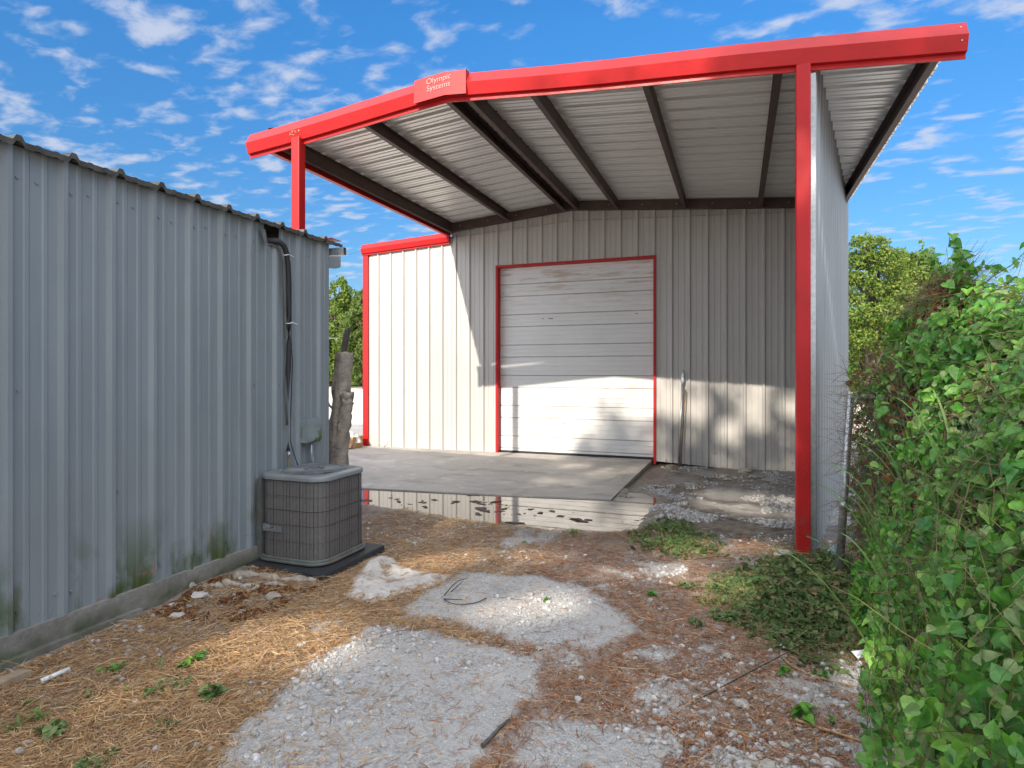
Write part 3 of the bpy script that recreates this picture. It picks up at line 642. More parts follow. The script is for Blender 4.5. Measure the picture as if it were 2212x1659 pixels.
mb.build('front_wall', [M['shed'], M['shed']], SH)
mb = MB(); ribbed(mb, (0, SY1 + .025, 0), (-1, 0, 0), (0, 1, 0), -SX + .03, -SX + 5, 0, K(HB), K(HT)); mb.build('end_wall', M['shed'], SH)
mb = MB(); ribbed(mb, (0, -4, 0), (-1, 0, 0), (0, -1, 0), -SX, -SX + 5, 0, K(HB), K(HT)); mb.build('end_wall', M['shed'], SH)
mb = MB(); ribbed(mb, (SX - 5, 0, 0), (0, 1, 0), (-1, 0, 0), -4, SY1, ph, K(HB), K(HT + .2)); mb.build('rear_wall', M['shed'], SH)
mb = MB(); RZ = HT + .012
up = Vector((-1, 0, .06)).normalized()
ribbed(mb, (SX + .075, 0, RZ), (0, 1, 0), (0, 0, 1), -4.1, SY1 + .16, ph + .02, K(0), K(5.3), up=up)
# turned-down rusty drip edge of the roof sheet
O_ = Vector((SX + .076, 0, RZ))
ribbed(mb, O_, (0, 1, 0), (0, 0, 1), -4.1, SY1 + .16, ph + .02, K(0), K(.035), up=Vector((-.06, 0, -1)).normalized(), m=1)
mb.build('roof', [M['rooftop'], M['rust']], SH)
mb = MB(); mb.box(SX - 3, SX - .1, SY1 + .10, SY1 + .17, RZ + .05, RZ + .075); mb.box(SX - .12, SX + .05, SY1 + .0, SY1 + .17, RZ + .038, RZ + .045); mb.build('red_ridge_strip', M['red'], SH)
mb = MB(); mb.box(SX - .12, SX + .035, -4.1, SY1 + .06, -.2, .085); mb.box(SX + .03, SX + .075, -4.1, 3.0, -.2, -.045); mb.build('concrete_curb', M['concrete'], SH)
# projecting tube and flashing at the far end
mb = MB(); t0 = Vector((SX - .02, SY1 + .0, 2.79))
for (a, b_, c_, d_) in ((0, .006, 0, .075), (.044, .05, 0, .075), (.006, .044, 0, .005), (.006, .044, .07, .075)):
    mb.box(SX - .15, SX + .165, SY1 + .05 + a, SY1 + .05 + b_, 2.785 + c_, 2.785 + d_)
mb.build('eave_tube', M['galv'], SH)
mb = MB(); mb.add([(SX + .0, SY1 + .03, 2.775), (SX + .13, SY1 + .05, 2.77), (SX + .12, SY1 + .06, 2.66), (SX + .06, SY1 + .055, 2.648), (SX + .0, SY1 + .035, 2.655),
                   (SX + .0, SY1 + .036, 2.775), (SX + .13, SY1 + .056, 2.77), (SX + .12, SY1 + .066, 2.66), (SX + .06, SY1 + .061, 2.648), (SX + .0, SY1 + .041, 2.655)],
                  [(0, 1, 2, 3, 4), (9, 8, 7, 6, 5), (0, 5, 6, 1), (1, 6, 7, 2), (2, 7, 8, 3), (3, 8, 9, 4)]); mb.build('loose_flashing', M['shed'], SH)
mb = MB(); mb.add([(SX + .05, 4.12, 2.84), (SX + .03, 4.20, 2.845), (SX + .045, 4.21, 2.715), (SX + .07, 4.155, 2.70), (SX + .046, 4.12, 2.84), (SX + .026, 4.20, 2.845), (SX + .041, 4.21, 2.715), (SX + .066, 4.155, 2.70)],
                  [(0, 1, 2, 3), (7, 6, 5, 4), (0, 4, 5, 1), (1, 5, 6, 2), (2, 6, 7, 3), (3, 7, 4, 0)]); mb.build('bent_flap', M['galv'], SH)

# refrigerant lines
T = thing('refrigerant_lines', (-3.85, 4.45, .7), 'black insulated refrigerant lines curving out of the shed wall down to the air conditioner', 'pipe')
tp = [(-4.05, 4.24, 2.74), (-3.93, 4.27, 2.765), (-3.85, 4.32, 2.76), (-3.84, 4.375, 2.73), (-3.84, 4.41, 2.67), (-3.845, 4.43, 2.58), (-3.85, 4.445, 2.45), (-3.855, 4.455, 2.3), (-3.86, 4.46, 2.1), (-3.86, 4.457, 2.0), (-3.86, 4.468, 1.85), (-3.86, 4.455, 1.6), (-3.86, 4.452, 1.3), (-3.86, 4.455, .95), (-3.86, 4.452, .86)]
mb = MB(); mb.tube(tp, [.026, .028, .028, .025, .024, .022, .022, .021, .020, .017, .024, .022, .021, .022, .02], 10); mb.build('insulation', M['foam'], T)
mb = MB(); mb.tube([(-4.0, 4.2, 2.72), (-3.9, 4.29, 2.73), (-3.86, 4.35, 2.70), (-3.86, 4.39, 2.6), (-3.87, 4.41, 2.4), (-3.875, 4.43, 2.2), (-3.88, 4.44, 2.0), (-3.88, 4.435, 1.7), (-3.88, 4.44, 1.4), (-3.87, 4.45, 1.1)], .011, 7)
mb.build('thin_line', M['rail'], T)
mb = MB(); mb.tube([(-3.85, 4.40, 2.68), (-3.84, 4.455, 2.6), (-3.845, 4.475, 2.4), (-3.85, 4.48, 2.1), (-3.86, 4.49, 1.9), (-3.85, 4.50, 1.7), (-3.86, 4.485, 1.2), (-3.86, 4.48, .95), (-3.85, 4.53, .8), (-3.84, 4.58, .68)], .0045, 6)
mb.build('control_wire', M['twigdark'], T)
mb = MB(); mb.tube([(-3.86, 4.452, .87), (-3.86, 4.46, .72), (-3.84, 4.47, .55)], .011, 7); mb.tube([(-3.845, 4.44, .86), (-3.83, 4.43, .84), (-3.83, 4.425, .82)], .014, 7, 1); mb.build('copper_stub', [M['copper'], M['galv']], T)
for z, y, tl in ((2.655, 4.41, .03), (2.04, 4.459, .035)):
    mb = MB(); ring = [(-3.848 + .030 * math.cos(a), y + .027 * math.sin(a), z + .008 * math.sin(a)) for a in np.linspace(0, 2 * math.pi, 14)]; mb.tube(ring, .0045, 5); mb.tube([(-3.82, y + .02, z), (-3.80, y + .02 + tl, z - .012)], .003, 5); mb.build('cable_tie', M['whitepl'], T)

# electrical box
EB = thing('disconnect_box', (-3.87, 4.75, 1.0), 'small grey-green electrical disconnect box with algae stain on the shed wall', 'electrical box')
mb = MB(); mb.box(-3.895, -3.81, 4.655, 4.845, .915, 1.135); mb.build('housing', M['boxpaint'], EB)
mb = MB(); mb.box(-3.812, -3.80, 4.648, 4.852, .93, 1.145); mb.box(-3.80, -3.797, 4.67, 4.83, .95, 1.10); mb.build('cover', M['boxpaint'], EB)
mb = MB(); mb.tube([(-3.85, 4.76, .93), (-3.85, 4.765, .8), (-3.85, 4.79, .65), (-3.83, 4.80, .5), (-3.7, 4.79, .4)], .014, 8); mb.build('conduit', M['galv'], EB)

# ================================================================== AIR CONDITIONER
PD = thing('equipment_pad', (-3.5, 4.43, -.08), 'black plastic equipment pad under the air conditioner', 'pad')
mb = MB(); x0, x1, y0, y1 = -3.90, -3.09, 3.96, 4.86
mb.hexa([(x0, y0 - .01, -.12), (x1 + .01, y0 - .01, -.12), (x1 + .01, y1, -.12), (x0, y1, -.12), (x0, y0, -.028), (x1, y0, -.028), (x1, y1, -.028), (x0, y1, -.028)]); o = mb.build('slab', M['pad'], PD)
bv = o.modifiers.new('b', 'BEVEL'); bv.width = .012; bv.segments = 2
AC = thing('air_conditioner', (-3.53, 4.44, -.03), 'square grey outdoor air conditioner with perforated brown guard and flat round-grille lid beside the shed', 'air conditioner')
cx, cy, hw = -3.547, 4.425, .342
def rsq(h, r, n=6):
    o = []
    for sx, sy, a0 in ((1, 1, 0), (-1, 1, 90), (-1, -1, 180), (1, -1, 270)):
        for q in range(n + 1): a = R(a0 + 90 * q / n); o.append((cx + sx * (h - r) + r * math.cos(a), cy + sy * (h - r) + r * math.sin(a)))
    return o
rg = rsq(hw - .012, .14, 8); n_ = len(rg)
me = bpy.data.meshes.new('guard'); zz = [.02, .665]
vs = [(x, y, z) for z in zz for x, y in rg]; fs = [(k, (k + 1) % n_, n_ + (k + 1) % n_, n_ + k) for k in range(n_)]
me.from_pydata(vs, [], fs); me.materials.append(M['guard']); per = [0]
for k in range(n_): per.append(per[-1] + math.dist(rg[k], rg[(k + 1) % n_]))
uvl = me.uv_layers.new(name='UVMap')
for p_ in me.polygons:
    k = p_.index
    for li, (a, z) in zip(p_.loop_indices, ((k, 0), (k + 1, 0), (k + 1, 1), (k, 1))): uvl.data[li].uv = (per[a], zz[z])
    p_.use_smooth = True
link('guard', me, AC)
# guard wires
rw = rsq(hw - .004, .145, 8); mb = MB(); tot = sum(math.dist(rw[k], rw[(k + 1) % n_]) for k in range(n_))
acc = 0; nxt = 0; cnt = 0
for k in range(n_):
    a = rw[k]; b_ = rw[(k + 1) % n_]; d_ = math.dist(a, b_)
    while nxt <= acc + d_:
        t_ = (nxt - acc) / d_; x = a[0] + (b_[0] - a[0]) * t_; y = a[1] + (b_[1] - a[1]) * t_
        mb.tube([(x, y, .01), (x, y, .668)], .0017 if cnt % 4 else .0030, 4, 0, False, False); nxt += .034; cnt += 1
    acc += d_
for z in (.16, .30, .42, .54): mb.tube([(x, y, z) for x, y in rw + rw[:1]], .0022, 4, 0, False, False)
mb.build('guard_wires', M['bin'], AC)
# corner strip near the shed
mb = MB(); mb.box(cx - hw - .002, cx - hw + .05, cy - hw + .015, cy - hw + .07, -.02, .67); mb.build('corner_panel', M['rail'], AC)
# base rail
mb = MB()
for h_, r_, z in ((hw + .004, .15, .012), (hw + .016, .16, -.008)): mb.tube([(x, y, z) for x, y in (lambda q: q + q[:1])(rsq(h_, r_, 8))], .015, 8, 0, False)
mb.build('base_rail', M['rail'], AC)
# lid
mb = MB(); LR = .272; outer = rsq(hw + .006, .15, 11); lower = rsq(hw + .006, .15, 11); m_ = len(outer)
ang = [math.atan2(y - cy, x - cx) for x, y in outer]
rings = [[(x, y, .674) for x, y in outer], [(x, y, .698) for x, y in outer]]
o2 = rsq(hw - .002, .14, 11); rings.append([(x, y, .712) for x, y in o2]); o3 = rsq(hw - .03, .13, 11); rings.append([(x, y, .716) for x, y in o3])
rings.append([(cx + (LR + .004) * math.cos(a), cy + (LR + .004) * math.sin(a), .716) for a in ang]); rings.append([(cx + LR * math.cos(a), cy + LR * math.sin(a), .708) for a in ang]); rings.append([(cx + (LR - .01) * math.cos(a), cy + (LR - .01) * math.sin(a), .655) for a in ang])
vs = [p for r_ in rings for p in r_]; fs = []
for q in range(len(rings) - 1):
    for k in range(m_): fs.append((q * m_ + k, q * m_ + (k + 1) % m_, (q + 1) * m_ + (k + 1) % m_, (q + 1) * m_ + k))
mb.add(vs, fs, 0, True); LID = mb.build('lid', M['acblue'], AC)
mb = MB()
for k in range(64):
    a = 2 * math.pi * k / 64; mb.tube([(cx + .09 * math.cos(a), cy + .09 * math.sin(a), .722), (cx + .2 * math.cos(a), cy + .2 * math.sin(a), .726), (cx + (LR + .012) * math.cos(a), cy + (LR + .012) * math.sin(a), .718)], .0022, 4, 0, False)
for r_ in (.09, .15, .21, .262): mb.tube([(cx + r_ * math.cos(a), cy + r_ * math.sin(a), .724) for a in np.linspace(0, 2 * math.pi, 33)], .0025, 4, 0, False)
mb.build('fan_grille', M['acblue'], LID)
mb = MB(); mb.tube([(cx, cy, .60), (cx, cy, .715)], .085, 20)
for k in range(4): a = math.pi / 4 + math.pi / 2 * k; mb.tube([(cx + .06 * math.cos(a), cy + .06 * math.sin(a), .715), (cx + .06 * math.cos(a), cy + .06 * math.sin(a), .738)], .007, 6)
mb.build('fan_motor', M['acblue'], AC)
mb = MB()
for k in range(3):
    a = 2 * math.pi * k / 3 + .4; vs = []
    for r_, da, z in ((.07, -.25, .60), (.25, -.35, .585), (.255, .45, .635), (.07, .35, .63)): vs.append((cx + r_ * math.cos(a + da), cy + r_ * math.sin(a + da), z))
    mb.add(vs + [(x, y, z - .004) for x, y, z in vs], [(0, 1, 2, 3), (7, 6, 5, 4), (0, 4, 5, 1), (1, 5, 6, 2), (2, 6, 7, 3), (3, 7, 4, 0)])
mb.build('fan_blades', M['bin'], AC)
BD = MB(); yb = cy - hw - .004; BD.box(-3.80, -3.60, yb - .006, yb, .235, .258); BD.box(-3.795, -3.725, yb - .005, yb, .258, .29)
BDG = BD.build('badge', M['acblue'], AC)
text_mesh('badge_lettering', 'Ducane', .066, M['galv'], BDG, (-3.70, yb - .008, .253), (1, 0, 0), (0, 0, 1), .003, 'CENTER', 1, .98)

# ================================================================== STUMP, POLE, BIN, BOX
def blob_tube(pts, rad, n=14, seed=0, amp=.25):
    mb = MB(); m2 = []
    r_ = np.random.default_rng(seed); pts = np.array(pts, float); t = np.linspace(0, 1, len(pts)); tt = np.linspace(0, 1, 30)
    pp = np.stack([np.interp(tt, t, pts[:, k]) for k in range(3)], 1); rr = np.interp(tt, t, rad); vs = []
    for q, (p, r0) in enumerate(zip(pp, rr)):
        for k in range(n):
            a = 2 * math.pi * k / n; f = 1 + amp * (float(vnoise(np.array([k % n * .9 + seed * 3.]), np.array([q * .45]), seed)[0]) - .5) * 2
            vs.append((p[0] + r0 * f * math.cos(a), p[1] + r0 * f * math.sin(a), p[2] + .02 * math.sin(k * 2.3)))
    fs = [(q * n + k, q * n + (k + 1) % n, (q + 1) * n + (k + 1) % n, (q + 1) * n + k) for q in range(29) for k in range(n)] + [tuple(range(29 * n, 30 * n))]
    mb.add(vs, fs, 0, True); return mb
ST = thing('tree_stump', (-4.19, 5.6, -.1), 'tall bare sawn tree trunk with rough bark standing behind the air conditioner', 'tree stump')
blob_tube([(-4.20, 5.6, -.12), (-4.185, 5.6, .3), (-4.17, 5.6, .75), (-4.15, 5.6, 1.1), (-4.12, 5.6, 1.45), (-4.075, 5.6, 1.80)], [.135, .115, .12, .10, .095, .088], 16, 3).build('trunk', M['bark'], ST)
blob_tube([(-4.14, 5.58, .70), (-4.07, 5.56, 1.0), (-4.025, 5.56, 1.22), (-4.01, 5.56, 1.36)], [.085, .078, .072, .064], 12, 5).build('side_limb', M['bark'], ST)
mb = MB()
for p0, p1, p2 in (((-4.26, 5.6, .75), (-4.34, 5.58, .86), (-4.36, 5.58, 1.0)), ((-4.27, 5.6, .62), (-4.35, 5.57, .72), (-4.37, 5.55, .82)), ((-4.2, 5.6, 1.15), (-4.27, 5.58, 1.22), (-4.30, 5.58, 1.30)), ((-4.02, 5.56, 1.34), (-3.99, 5.55, 1.42), (-4.0, 5.55, 1.47)), ((-4.06, 5.57, 1.3), (-4.08, 5.56, 1.40), (-4.04, 5.56, 1.44)), ((-4.27, 5.6, .5), (-4.33, 5.57, .58), (-4.35, 5.56, .66)), ((-4.1, 5.55, .42), (-4.04, 5.52, .46), (-4.02, 5.5, .50))):
    MB().tube([p0, p1, p2], [.017, .012, .006], 6).build('broken_twig', M['bark'], ST)
PL = thing('metal_pole', (-4.50, 6.3, -.08), 'short galvanized pole with a dark slanted plank clamped on top, behind the tree stump', 'pole')
mb = MB(); mb.tube([(-4.72, 6.3, -.1), (-4.69, 6.3, 1.60)], .04, 12); mb.build('pipe', M['galv'], PL)
mb = MB(); mb.tube([(-4.7, 6.3, 1.42), (-4.695, 6.3, 1.54)], .052, 12); mb.tube([(-4.69, 6.3, 1.60), (-4.69, 6.3, 1.68)], .043, 12); mb.build('collar', M['galv'], PL)
mb = MB(); mb.hexa([(-4.68, 6.26, 1.62), (-4.61, 6.26, 1.62), (-4.61, 6.30, 1.62), (-4.68, 6.30, 1.62), (-4.56, 6.26, 2.10), (-4.49, 6.26, 2.13), (-4.49, 6.30, 2.13), (-4.56, 6.30, 2.10)]); mb.build('plank', M['wood'], PL)

TB = thing('trash_can', (-7.85, 12.9, 0), 'small dark domed trash can behind the cardboard box', 'trash can')
mb = MB(); cxb, cyb = -8.05, 12.6
mb.tube([(cxb, cyb, .0), (cxb, cyb, .44)], [.16, .20], 20); mb.build('bin', M['bin'], TB)
mb = MB(); mb.tube([(cxb, cyb, .44), (cxb, cyb, .47), (cxb, cyb, .52), (cxb, cyb, .585), (cxb, cyb, .62), (cxb, cyb, .635)], [.21, .22, .19, .17, .12, .04], 20); mb.build('lid', M['bin'], TB)
mb = MB(); mb.tube([(cxb, cyb - .002, .40), (cxb, cyb, .45)], [.207, .208], 20, 0, False); mb.build('liner', M['bag'], TB)
BX = thing('cardboard_box', (-7.45, 10.72, 0), 'open brown cardboard box on the slab against the red corner trim', 'box')
mb = MB(); bx, by = -7.62, 10.70
for (a, b_, c_, d_) in ((-.3, .16, -.18, -.172), (-.3, .16, .172, .18), (-.3, -.292, -.172, .172), (.152, .16, -.172, .172)): mb.box(bx + a, bx + b_, by + c_, by + d_, .003, .235)
mb.box(bx - .292, bx + .152, by - .172, by + .172, .004, .012)
mb.build('carton', M['card'], BX)
mb = MB(); mb.hexa([(bx - .3, by - .185, .10), (bx + .15, by - .185, .10), (bx + .15, by - .182, .10), (bx - .3, by - .182, .10), (bx - .3, by - .24, .015), (bx + .15, by - .24, .015), (bx + .15, by - .236, .015), (bx - .3, by - .236, .015)]); 
mb.box(bx - .3, bx + .162, by - .1815, by - .1803, .10, .108); mb.build('flap', M['card'], BX)
def lump(cx_, cy_, z0, rx, ry, h, seed, n=26, rings=12, amp=.35, sharp=1):
    vs = []; fs = []
    for q in range(rings + 1):
        t = q / rings * math.pi / 2
        for k in range(n):
            a = 2 * math.pi * k / n; nn = fbm(np.array([cx_ * 7 + 2.2 * math.cos(a) * math.cos(t) + seed]), np.array([cy_ * 5 + 2.2 * math.sin(a) * math.cos(t) + 2 * math.sin(t)]), seed, 3)[0]
            f = 1 + amp * (nn - .5) * 2; vs.append((cx_ + rx * f * math.cos(a) * math.cos(t), cy_ + ry * f * math.sin(a) * math.cos(t), z0 + h * f * math.sin(t)))
    for q in range(rings):
        for k in range(n): fs.append((q * n + k, q * n + (k + 1) % n, (q + 1) * n + (k + 1) % n, (q + 1) * n + k))
    return vs, fs
mb = MB(); v_, f_ = lump(bx - .05, by, .13, .21, .17, .23, 4, amp=.5); mb.add(v_, f_, 0, True); v_, f_ = lump(bx + .13, by + .02, .10, .08, .13, .17, 9, amp=.5); mb.add(v_, f_, 0, True)
tag(mb.build('plastic_bag', M['bag']), 'crumpled white plastic bag stuffed in the cardboard box', 'bag')
mb = MB(); mb.tube([(bx + .15, by - .05, .2), (bx + .3, by - .1, .26), (bx + .42, by - .12, .29)], .004, 5); tag(mb.build('dry_stick', M['twig']), 'thin dry stick poking out of the cardboard box at the red corner', 'stick')
mb = MB(); mb.tube([(-6.95, 10.9, .01), (-6.84, 10.86, .1), (-6.76, 10.82, .17)], [.008, .005, .003], 5); tag(mb.build('dry_stick', M['twig']), 'thin dry stick leaning on the sunlit wall right of the box', 'stick')

# pipe and stick leaning on the back wall
mb = MB(); mb.tube([(-.955, 10.86, -.08), (-.90, 10.955, 1.38)], .018, 10); o = mb.build('pipe', M['galv']); 
PP = thing('leaning_pipe', (-.955, 10.86, -.08), 'galvanized pipe with a flat loop end leaning on the ribbed wall', 'pipe'); o.parent = PP; o.matrix_parent_inverse = Matrix.Translation(-PP.location)
mb = MB(); mb.tube([(-.90 + .028 * math.cos(a), 10.955, 1.50 + .11 * math.sin(a)) for a in np.linspace(-math.pi / 2, 1.5 * math.pi, 20)], .012, 7); mb.box(-.918, -.882, 10.953, 10.958, 1.42, 1.58); mb.build('loop_end', M['galv'], PP)
mb = MB(); mb.tube([(-.92, 10.80, -.08), (-.89, 10.9, .6), (-.845, 10.985, 1.28)], [.014, .013, .010], 8)
tag(mb.build('wooden_stick', M['twig']), 'thin brown stick leaning on the wall beside the galvanized pipe', 'stick')
mb = MB(); mb.hexa([(.35, 10.78, -.10), (1.1, 10.55, -.10), (1.1, 10.59, -.10), (.35, 10.82, -.10), (.35, 10.78, -.08), (1.1, 10.55, -.075), (1.1, 10.59, -.075), (.35, 10.82, -.08)])
tag(mb.build('wood_strip', M['twig']), 'long thin reddish board lying at the foot of the right wall', 'board')

# overhead cable between shed and building
mb = MB(); a = Vector((-3.86, 5.2, 2.80)); b_ = Vector((-7.6, 11.0, 4.2)); mb.tube([a.lerp(b_, t) - Vector((0, 0, .02 * math.sin(math.pi * t))) for t in np.linspace(0, 1, 14)], .0014, 4)
tag(mb.build('overhead_cable', M['twigdark']), 'very thin cable strung from the shed eave to the building corner', 'cable')
for z0, yy, lb in ((6.2, 50, 'upper'), (5.3, 48, 'lower')):
    mb = MB(); mb.tube([(-60, yy, z0), (-35, yy, z0 - .5), (-10, yy, z0 - .6)], .018, 5); tag(mb.build('power_line', M['galv']), f'{lb} pale power line crossing before the trees at left', 'power line', 'power lines before the far trees')

# ================================================================== FENCE + STONES + GROUND DEBRIS
def gzp(x, y): return float(ground_z(np.array([float(x)]), np.array([float(y)]))[0])
FN = thing('chain_link_fence', (.77, 5.44, -.1), 'galvanized chain link fence with leaning pipe post, buried in vines', 'fence')
mb = MB(); mb.tube([(.755, 5.40, -.15), (.845, 5.42, 1.42)], .030, 14); mb.tube([(.795, 5.41, .50), (.80, 5.41, .56)], .034, 14); mb.build('post', M['galv'], FN)
mb = MB(); mb.tube([(.845, 5.42, 1.40), (1.10, 4.7, 1.41), (1.25, 1, 1.40)], .02, 10); mb.build('top_rail', M['galv'], FN)
mb = MB()
FA = Vector((.84, 5.36, 0)); FBv = Vector((1.22, 1.0, 0)); fl = (FBv - FA).length; fd = (FBv - FA).normalized()
for k in range(-18, int(fl / .075) + 1):
    for sg in (1, -1):
        pts = []
        for q in range(2):
            pass
        a0, a1 = k * .075, k * .075 + 1.38
        if sg == 1: z0, z1 = 0, 1.38
        else: z0, z1 = 1.38, 0
        ca, cb_ = max(a0, 0), min(a1, fl)
        if cb_ <= ca: continue
        f0 = (ca - a0) / 1.38; f1 = (cb_ - a0) / 1.38
        mb.tube([FA + fd * ca + Vector((0, 0, z0 + (z1 - z0) * f0)), FA + fd * cb_ + Vector((0, 0, z0 + (z1 - z0) * f1))], .0013, 3, 0, False)
mb.build('wire_mesh', M['rail'], FN)

# icosahedron stones
ph_ = (1 + 5 ** .5) / 2
IV = np.array([(-1, ph_, 0), (1, ph_, 0), (-1, -ph_, 0), (1, -ph_, 0), (0, -1, ph_), (0, 1, ph_), (0, -1, -ph_), (0, 1, -ph_), (ph_, 0, -1), (ph_, 0, 1), (-ph_, 0, -1), (-ph_, 0, 1)]) / math.hypot(1, ph_)
IF = np.array([(0, 11, 5), (0, 5, 1), (0, 1, 7), (0, 7, 10), (0, 10, 11), (1, 5, 9), (5, 11, 4), (11, 10, 2), (10, 7, 6), (7, 1, 8), (3, 9, 4), (3, 4, 2), (3, 2, 6), (3, 6, 8), (3, 8, 9), (4, 9, 5), (2, 4, 11), (6, 2, 10), (8, 6, 7), (9, 8, 1)])
def scatter_xy(n, x0, x1, y0, y1, dens, r=rng):
    out_ = []; got = 0
    while got < n:
        x = r.uniform(x0, x1, n * 2); y = r.uniform(y0, y1, n * 2); k = r.random(n * 2) < dens(x, y); out_.append(np.stack([x[k], y[k]], 1)); got += k.sum()
        if k.sum() < 5: break
    return np.concatenate(out_)[:n]
near = lambda x, y: np.clip(2.6 / np.maximum(y, 1.4), .25, 1.3) ** 1.3     # more, smaller detail near the camera
def okzone(x, y): return (poly_sd(x, y, SLAB) < -.01) & (x > -3.80) & (poly_sd(x, y, PUD) < .05) & ~((x < -3.07) & (y > 3.97) & (y < 4.88))
def vis(x, y): return (x < .80 * y + .3) & (x > -1.9 * y)
def gdens(x, y):
    s = straw_amt(x, y); f = .25 + .75 * sstep(.45, .62, fbm(x * 2.7, y * 2.7, 77, 3))
    br = sstep(-.9, -.2, x) * sstep(4.2, 3.2, y)
    return okzone(x, y) * vis(x, y) * near(x, y) * np.clip(f * (1 - .75 * s) + .45 * br, 0, 1) / 1.3
def stones(name, n, smin, smax, pw, dens, box, flat=.65):
    xy = scatter_xy(n, *box, dens); n = len(xy); s = smin + (smax - smin) * rng.random(n) ** pw
    tv = IV[None] * (1 + .35 * (rng.random((n, 12, 1)) - .5)); sc = np.stack([s, s * rng.uniform(.6, 1, n), s * rng.uniform(.45, .85, n)], 1)
    rz = rand_rot(n); ang_ = rng.uniform(-.5, .5, n); c_, s_ = np.cos(rng.uniform(0, 6.28, n)), None
    th = rng.uniform(0, 6.28, n); ct, st = np.cos(th), np.sin(th); ti = rng.normal(0, .35, n)
    Rz = np.zeros((n, 3, 3)); Rz[:, 0, 0] = ct; Rz[:, 0, 1] = -st; Rz[:, 1, 0] = st; Rz[:, 1, 1] = ct; Rz[:, 2, 2] = 1
    Rx = np.zeros((n, 3, 3)); Rx[:, 0, 0] = 1; Rx[:, 1, 1] = np.cos(ti); Rx[:, 1, 2] = -np.sin(ti); Rx[:, 2, 1] = np.sin(ti); Rx[:, 2, 2] = np.cos(ti)
    v = np.einsum('nij,nkj->nki', Rz @ Rx, tv * sc[:, None]); z = ground_z(xy[:, 0], xy[:, 1]) + s * .15
    v += np.stack([xy[:, 0], xy[:, 1], z], 1)[:, None]
    f = IF[None] + (np.arange(n) * 12)[:, None, None]
    return npmesh(name, v.reshape(-1, 3), f.reshape(-1, 3), M['stone'])
BOX = (-3.8, 3.2, 1.3, 6.6)
tag(stones('fine_gravel', 50000, .0025, .0075, 2.0, gdens, BOX), 'fine pale crushed limestone gravel over the drive', 'gravel', kind='stuff')
tag(stones('loose_gravel', 8500, .007, .026, 3.2, lambda x, y: np.clip(gdens(x, y) + .5 * sstep(-1.0, -.3, x) * sstep(3.3, 2.7, y) * okzone(x, y) * vis(x, y), 0, 1) * sstep(.42, .62, fbm(x * 1.6 + 9, y * 1.6, 88, 3) + .12 * sstep(-.7, .2, x) * sstep(4, 3, y)), BOX), 'pale loose pebbles lying among the straw', 'pebbles', kind='stuff')
rdens = lambda x, y: (poly_sd(x, y, SLAB) < -.03) * (y < 11) * (x < .6 + .2 * (y - 6)) * sstep(.36, .60, fbm(x * 2 + 3, y * 2.4, 93, 3) + .3 * np.exp(-((x + .05) / .8) ** 2 - ((y - 8.5) / .6) ** 2)) * (ground_z(x, y) > WZ) * (.25 + .75 * sstep(.35, .6, fbm(x * 9, y * 9, 95, 2)))
tag(stones('rubble_gravel', 15000, .003, .035, 7, rdens, (-1.4, 1.6, 6.8, 10.9)), 'damp pale rubble gravel on the mud before the right wall', 'gravel', kind='stuff')
# big individual stones
def stone(px, py, s, label, m='stone', name='stone', group='loose stones on the drive', seed=0, el=1.3, xy=None):
    x, y = xy or P(px, py, -.06); r_ = np.random.default_rng(seed + int(px * 7 + py)); v = IV.copy()
    # subdivide once for a rounder stone
    vs = [Vector(q) for q in v]; fs = []; cache = {}
    def mid(a, b):
        k = (min(a, b), max(a, b))
        if k not in cache: vs.append(((vs[a] + vs[b]) / 2).normalized()); cache[k] = len(vs) - 1
        return cache[k]
    for a, b, c in IF: ab, bc, ca_ = mid(a, b), mid(b, c), mid(c, a); fs += [(a, ab, ca_), (b, bc, ab), (c, ca_, bc), (ab, bc, ca_)]
    A = np.array([tuple(q) for q in vs]); A *= (1 + .16 * r_.normal(size=(len(A), 1))); A *= np.array([s * el, s, s * .6]); th = r_.uniform(-.6, .6); c_, s_ = math.cos(th), math.sin(th)
    A = A @ np.array([[c_, s_, 0], [-s_, c_, 0], [0, 0, 1]]); A += np.array([x, y, gzp(x, y) + s * .25])
    mb = MB(); mb.add(A, fs, 0, False); return tag(mb.build(name, M[m]), label, 'stone', group)
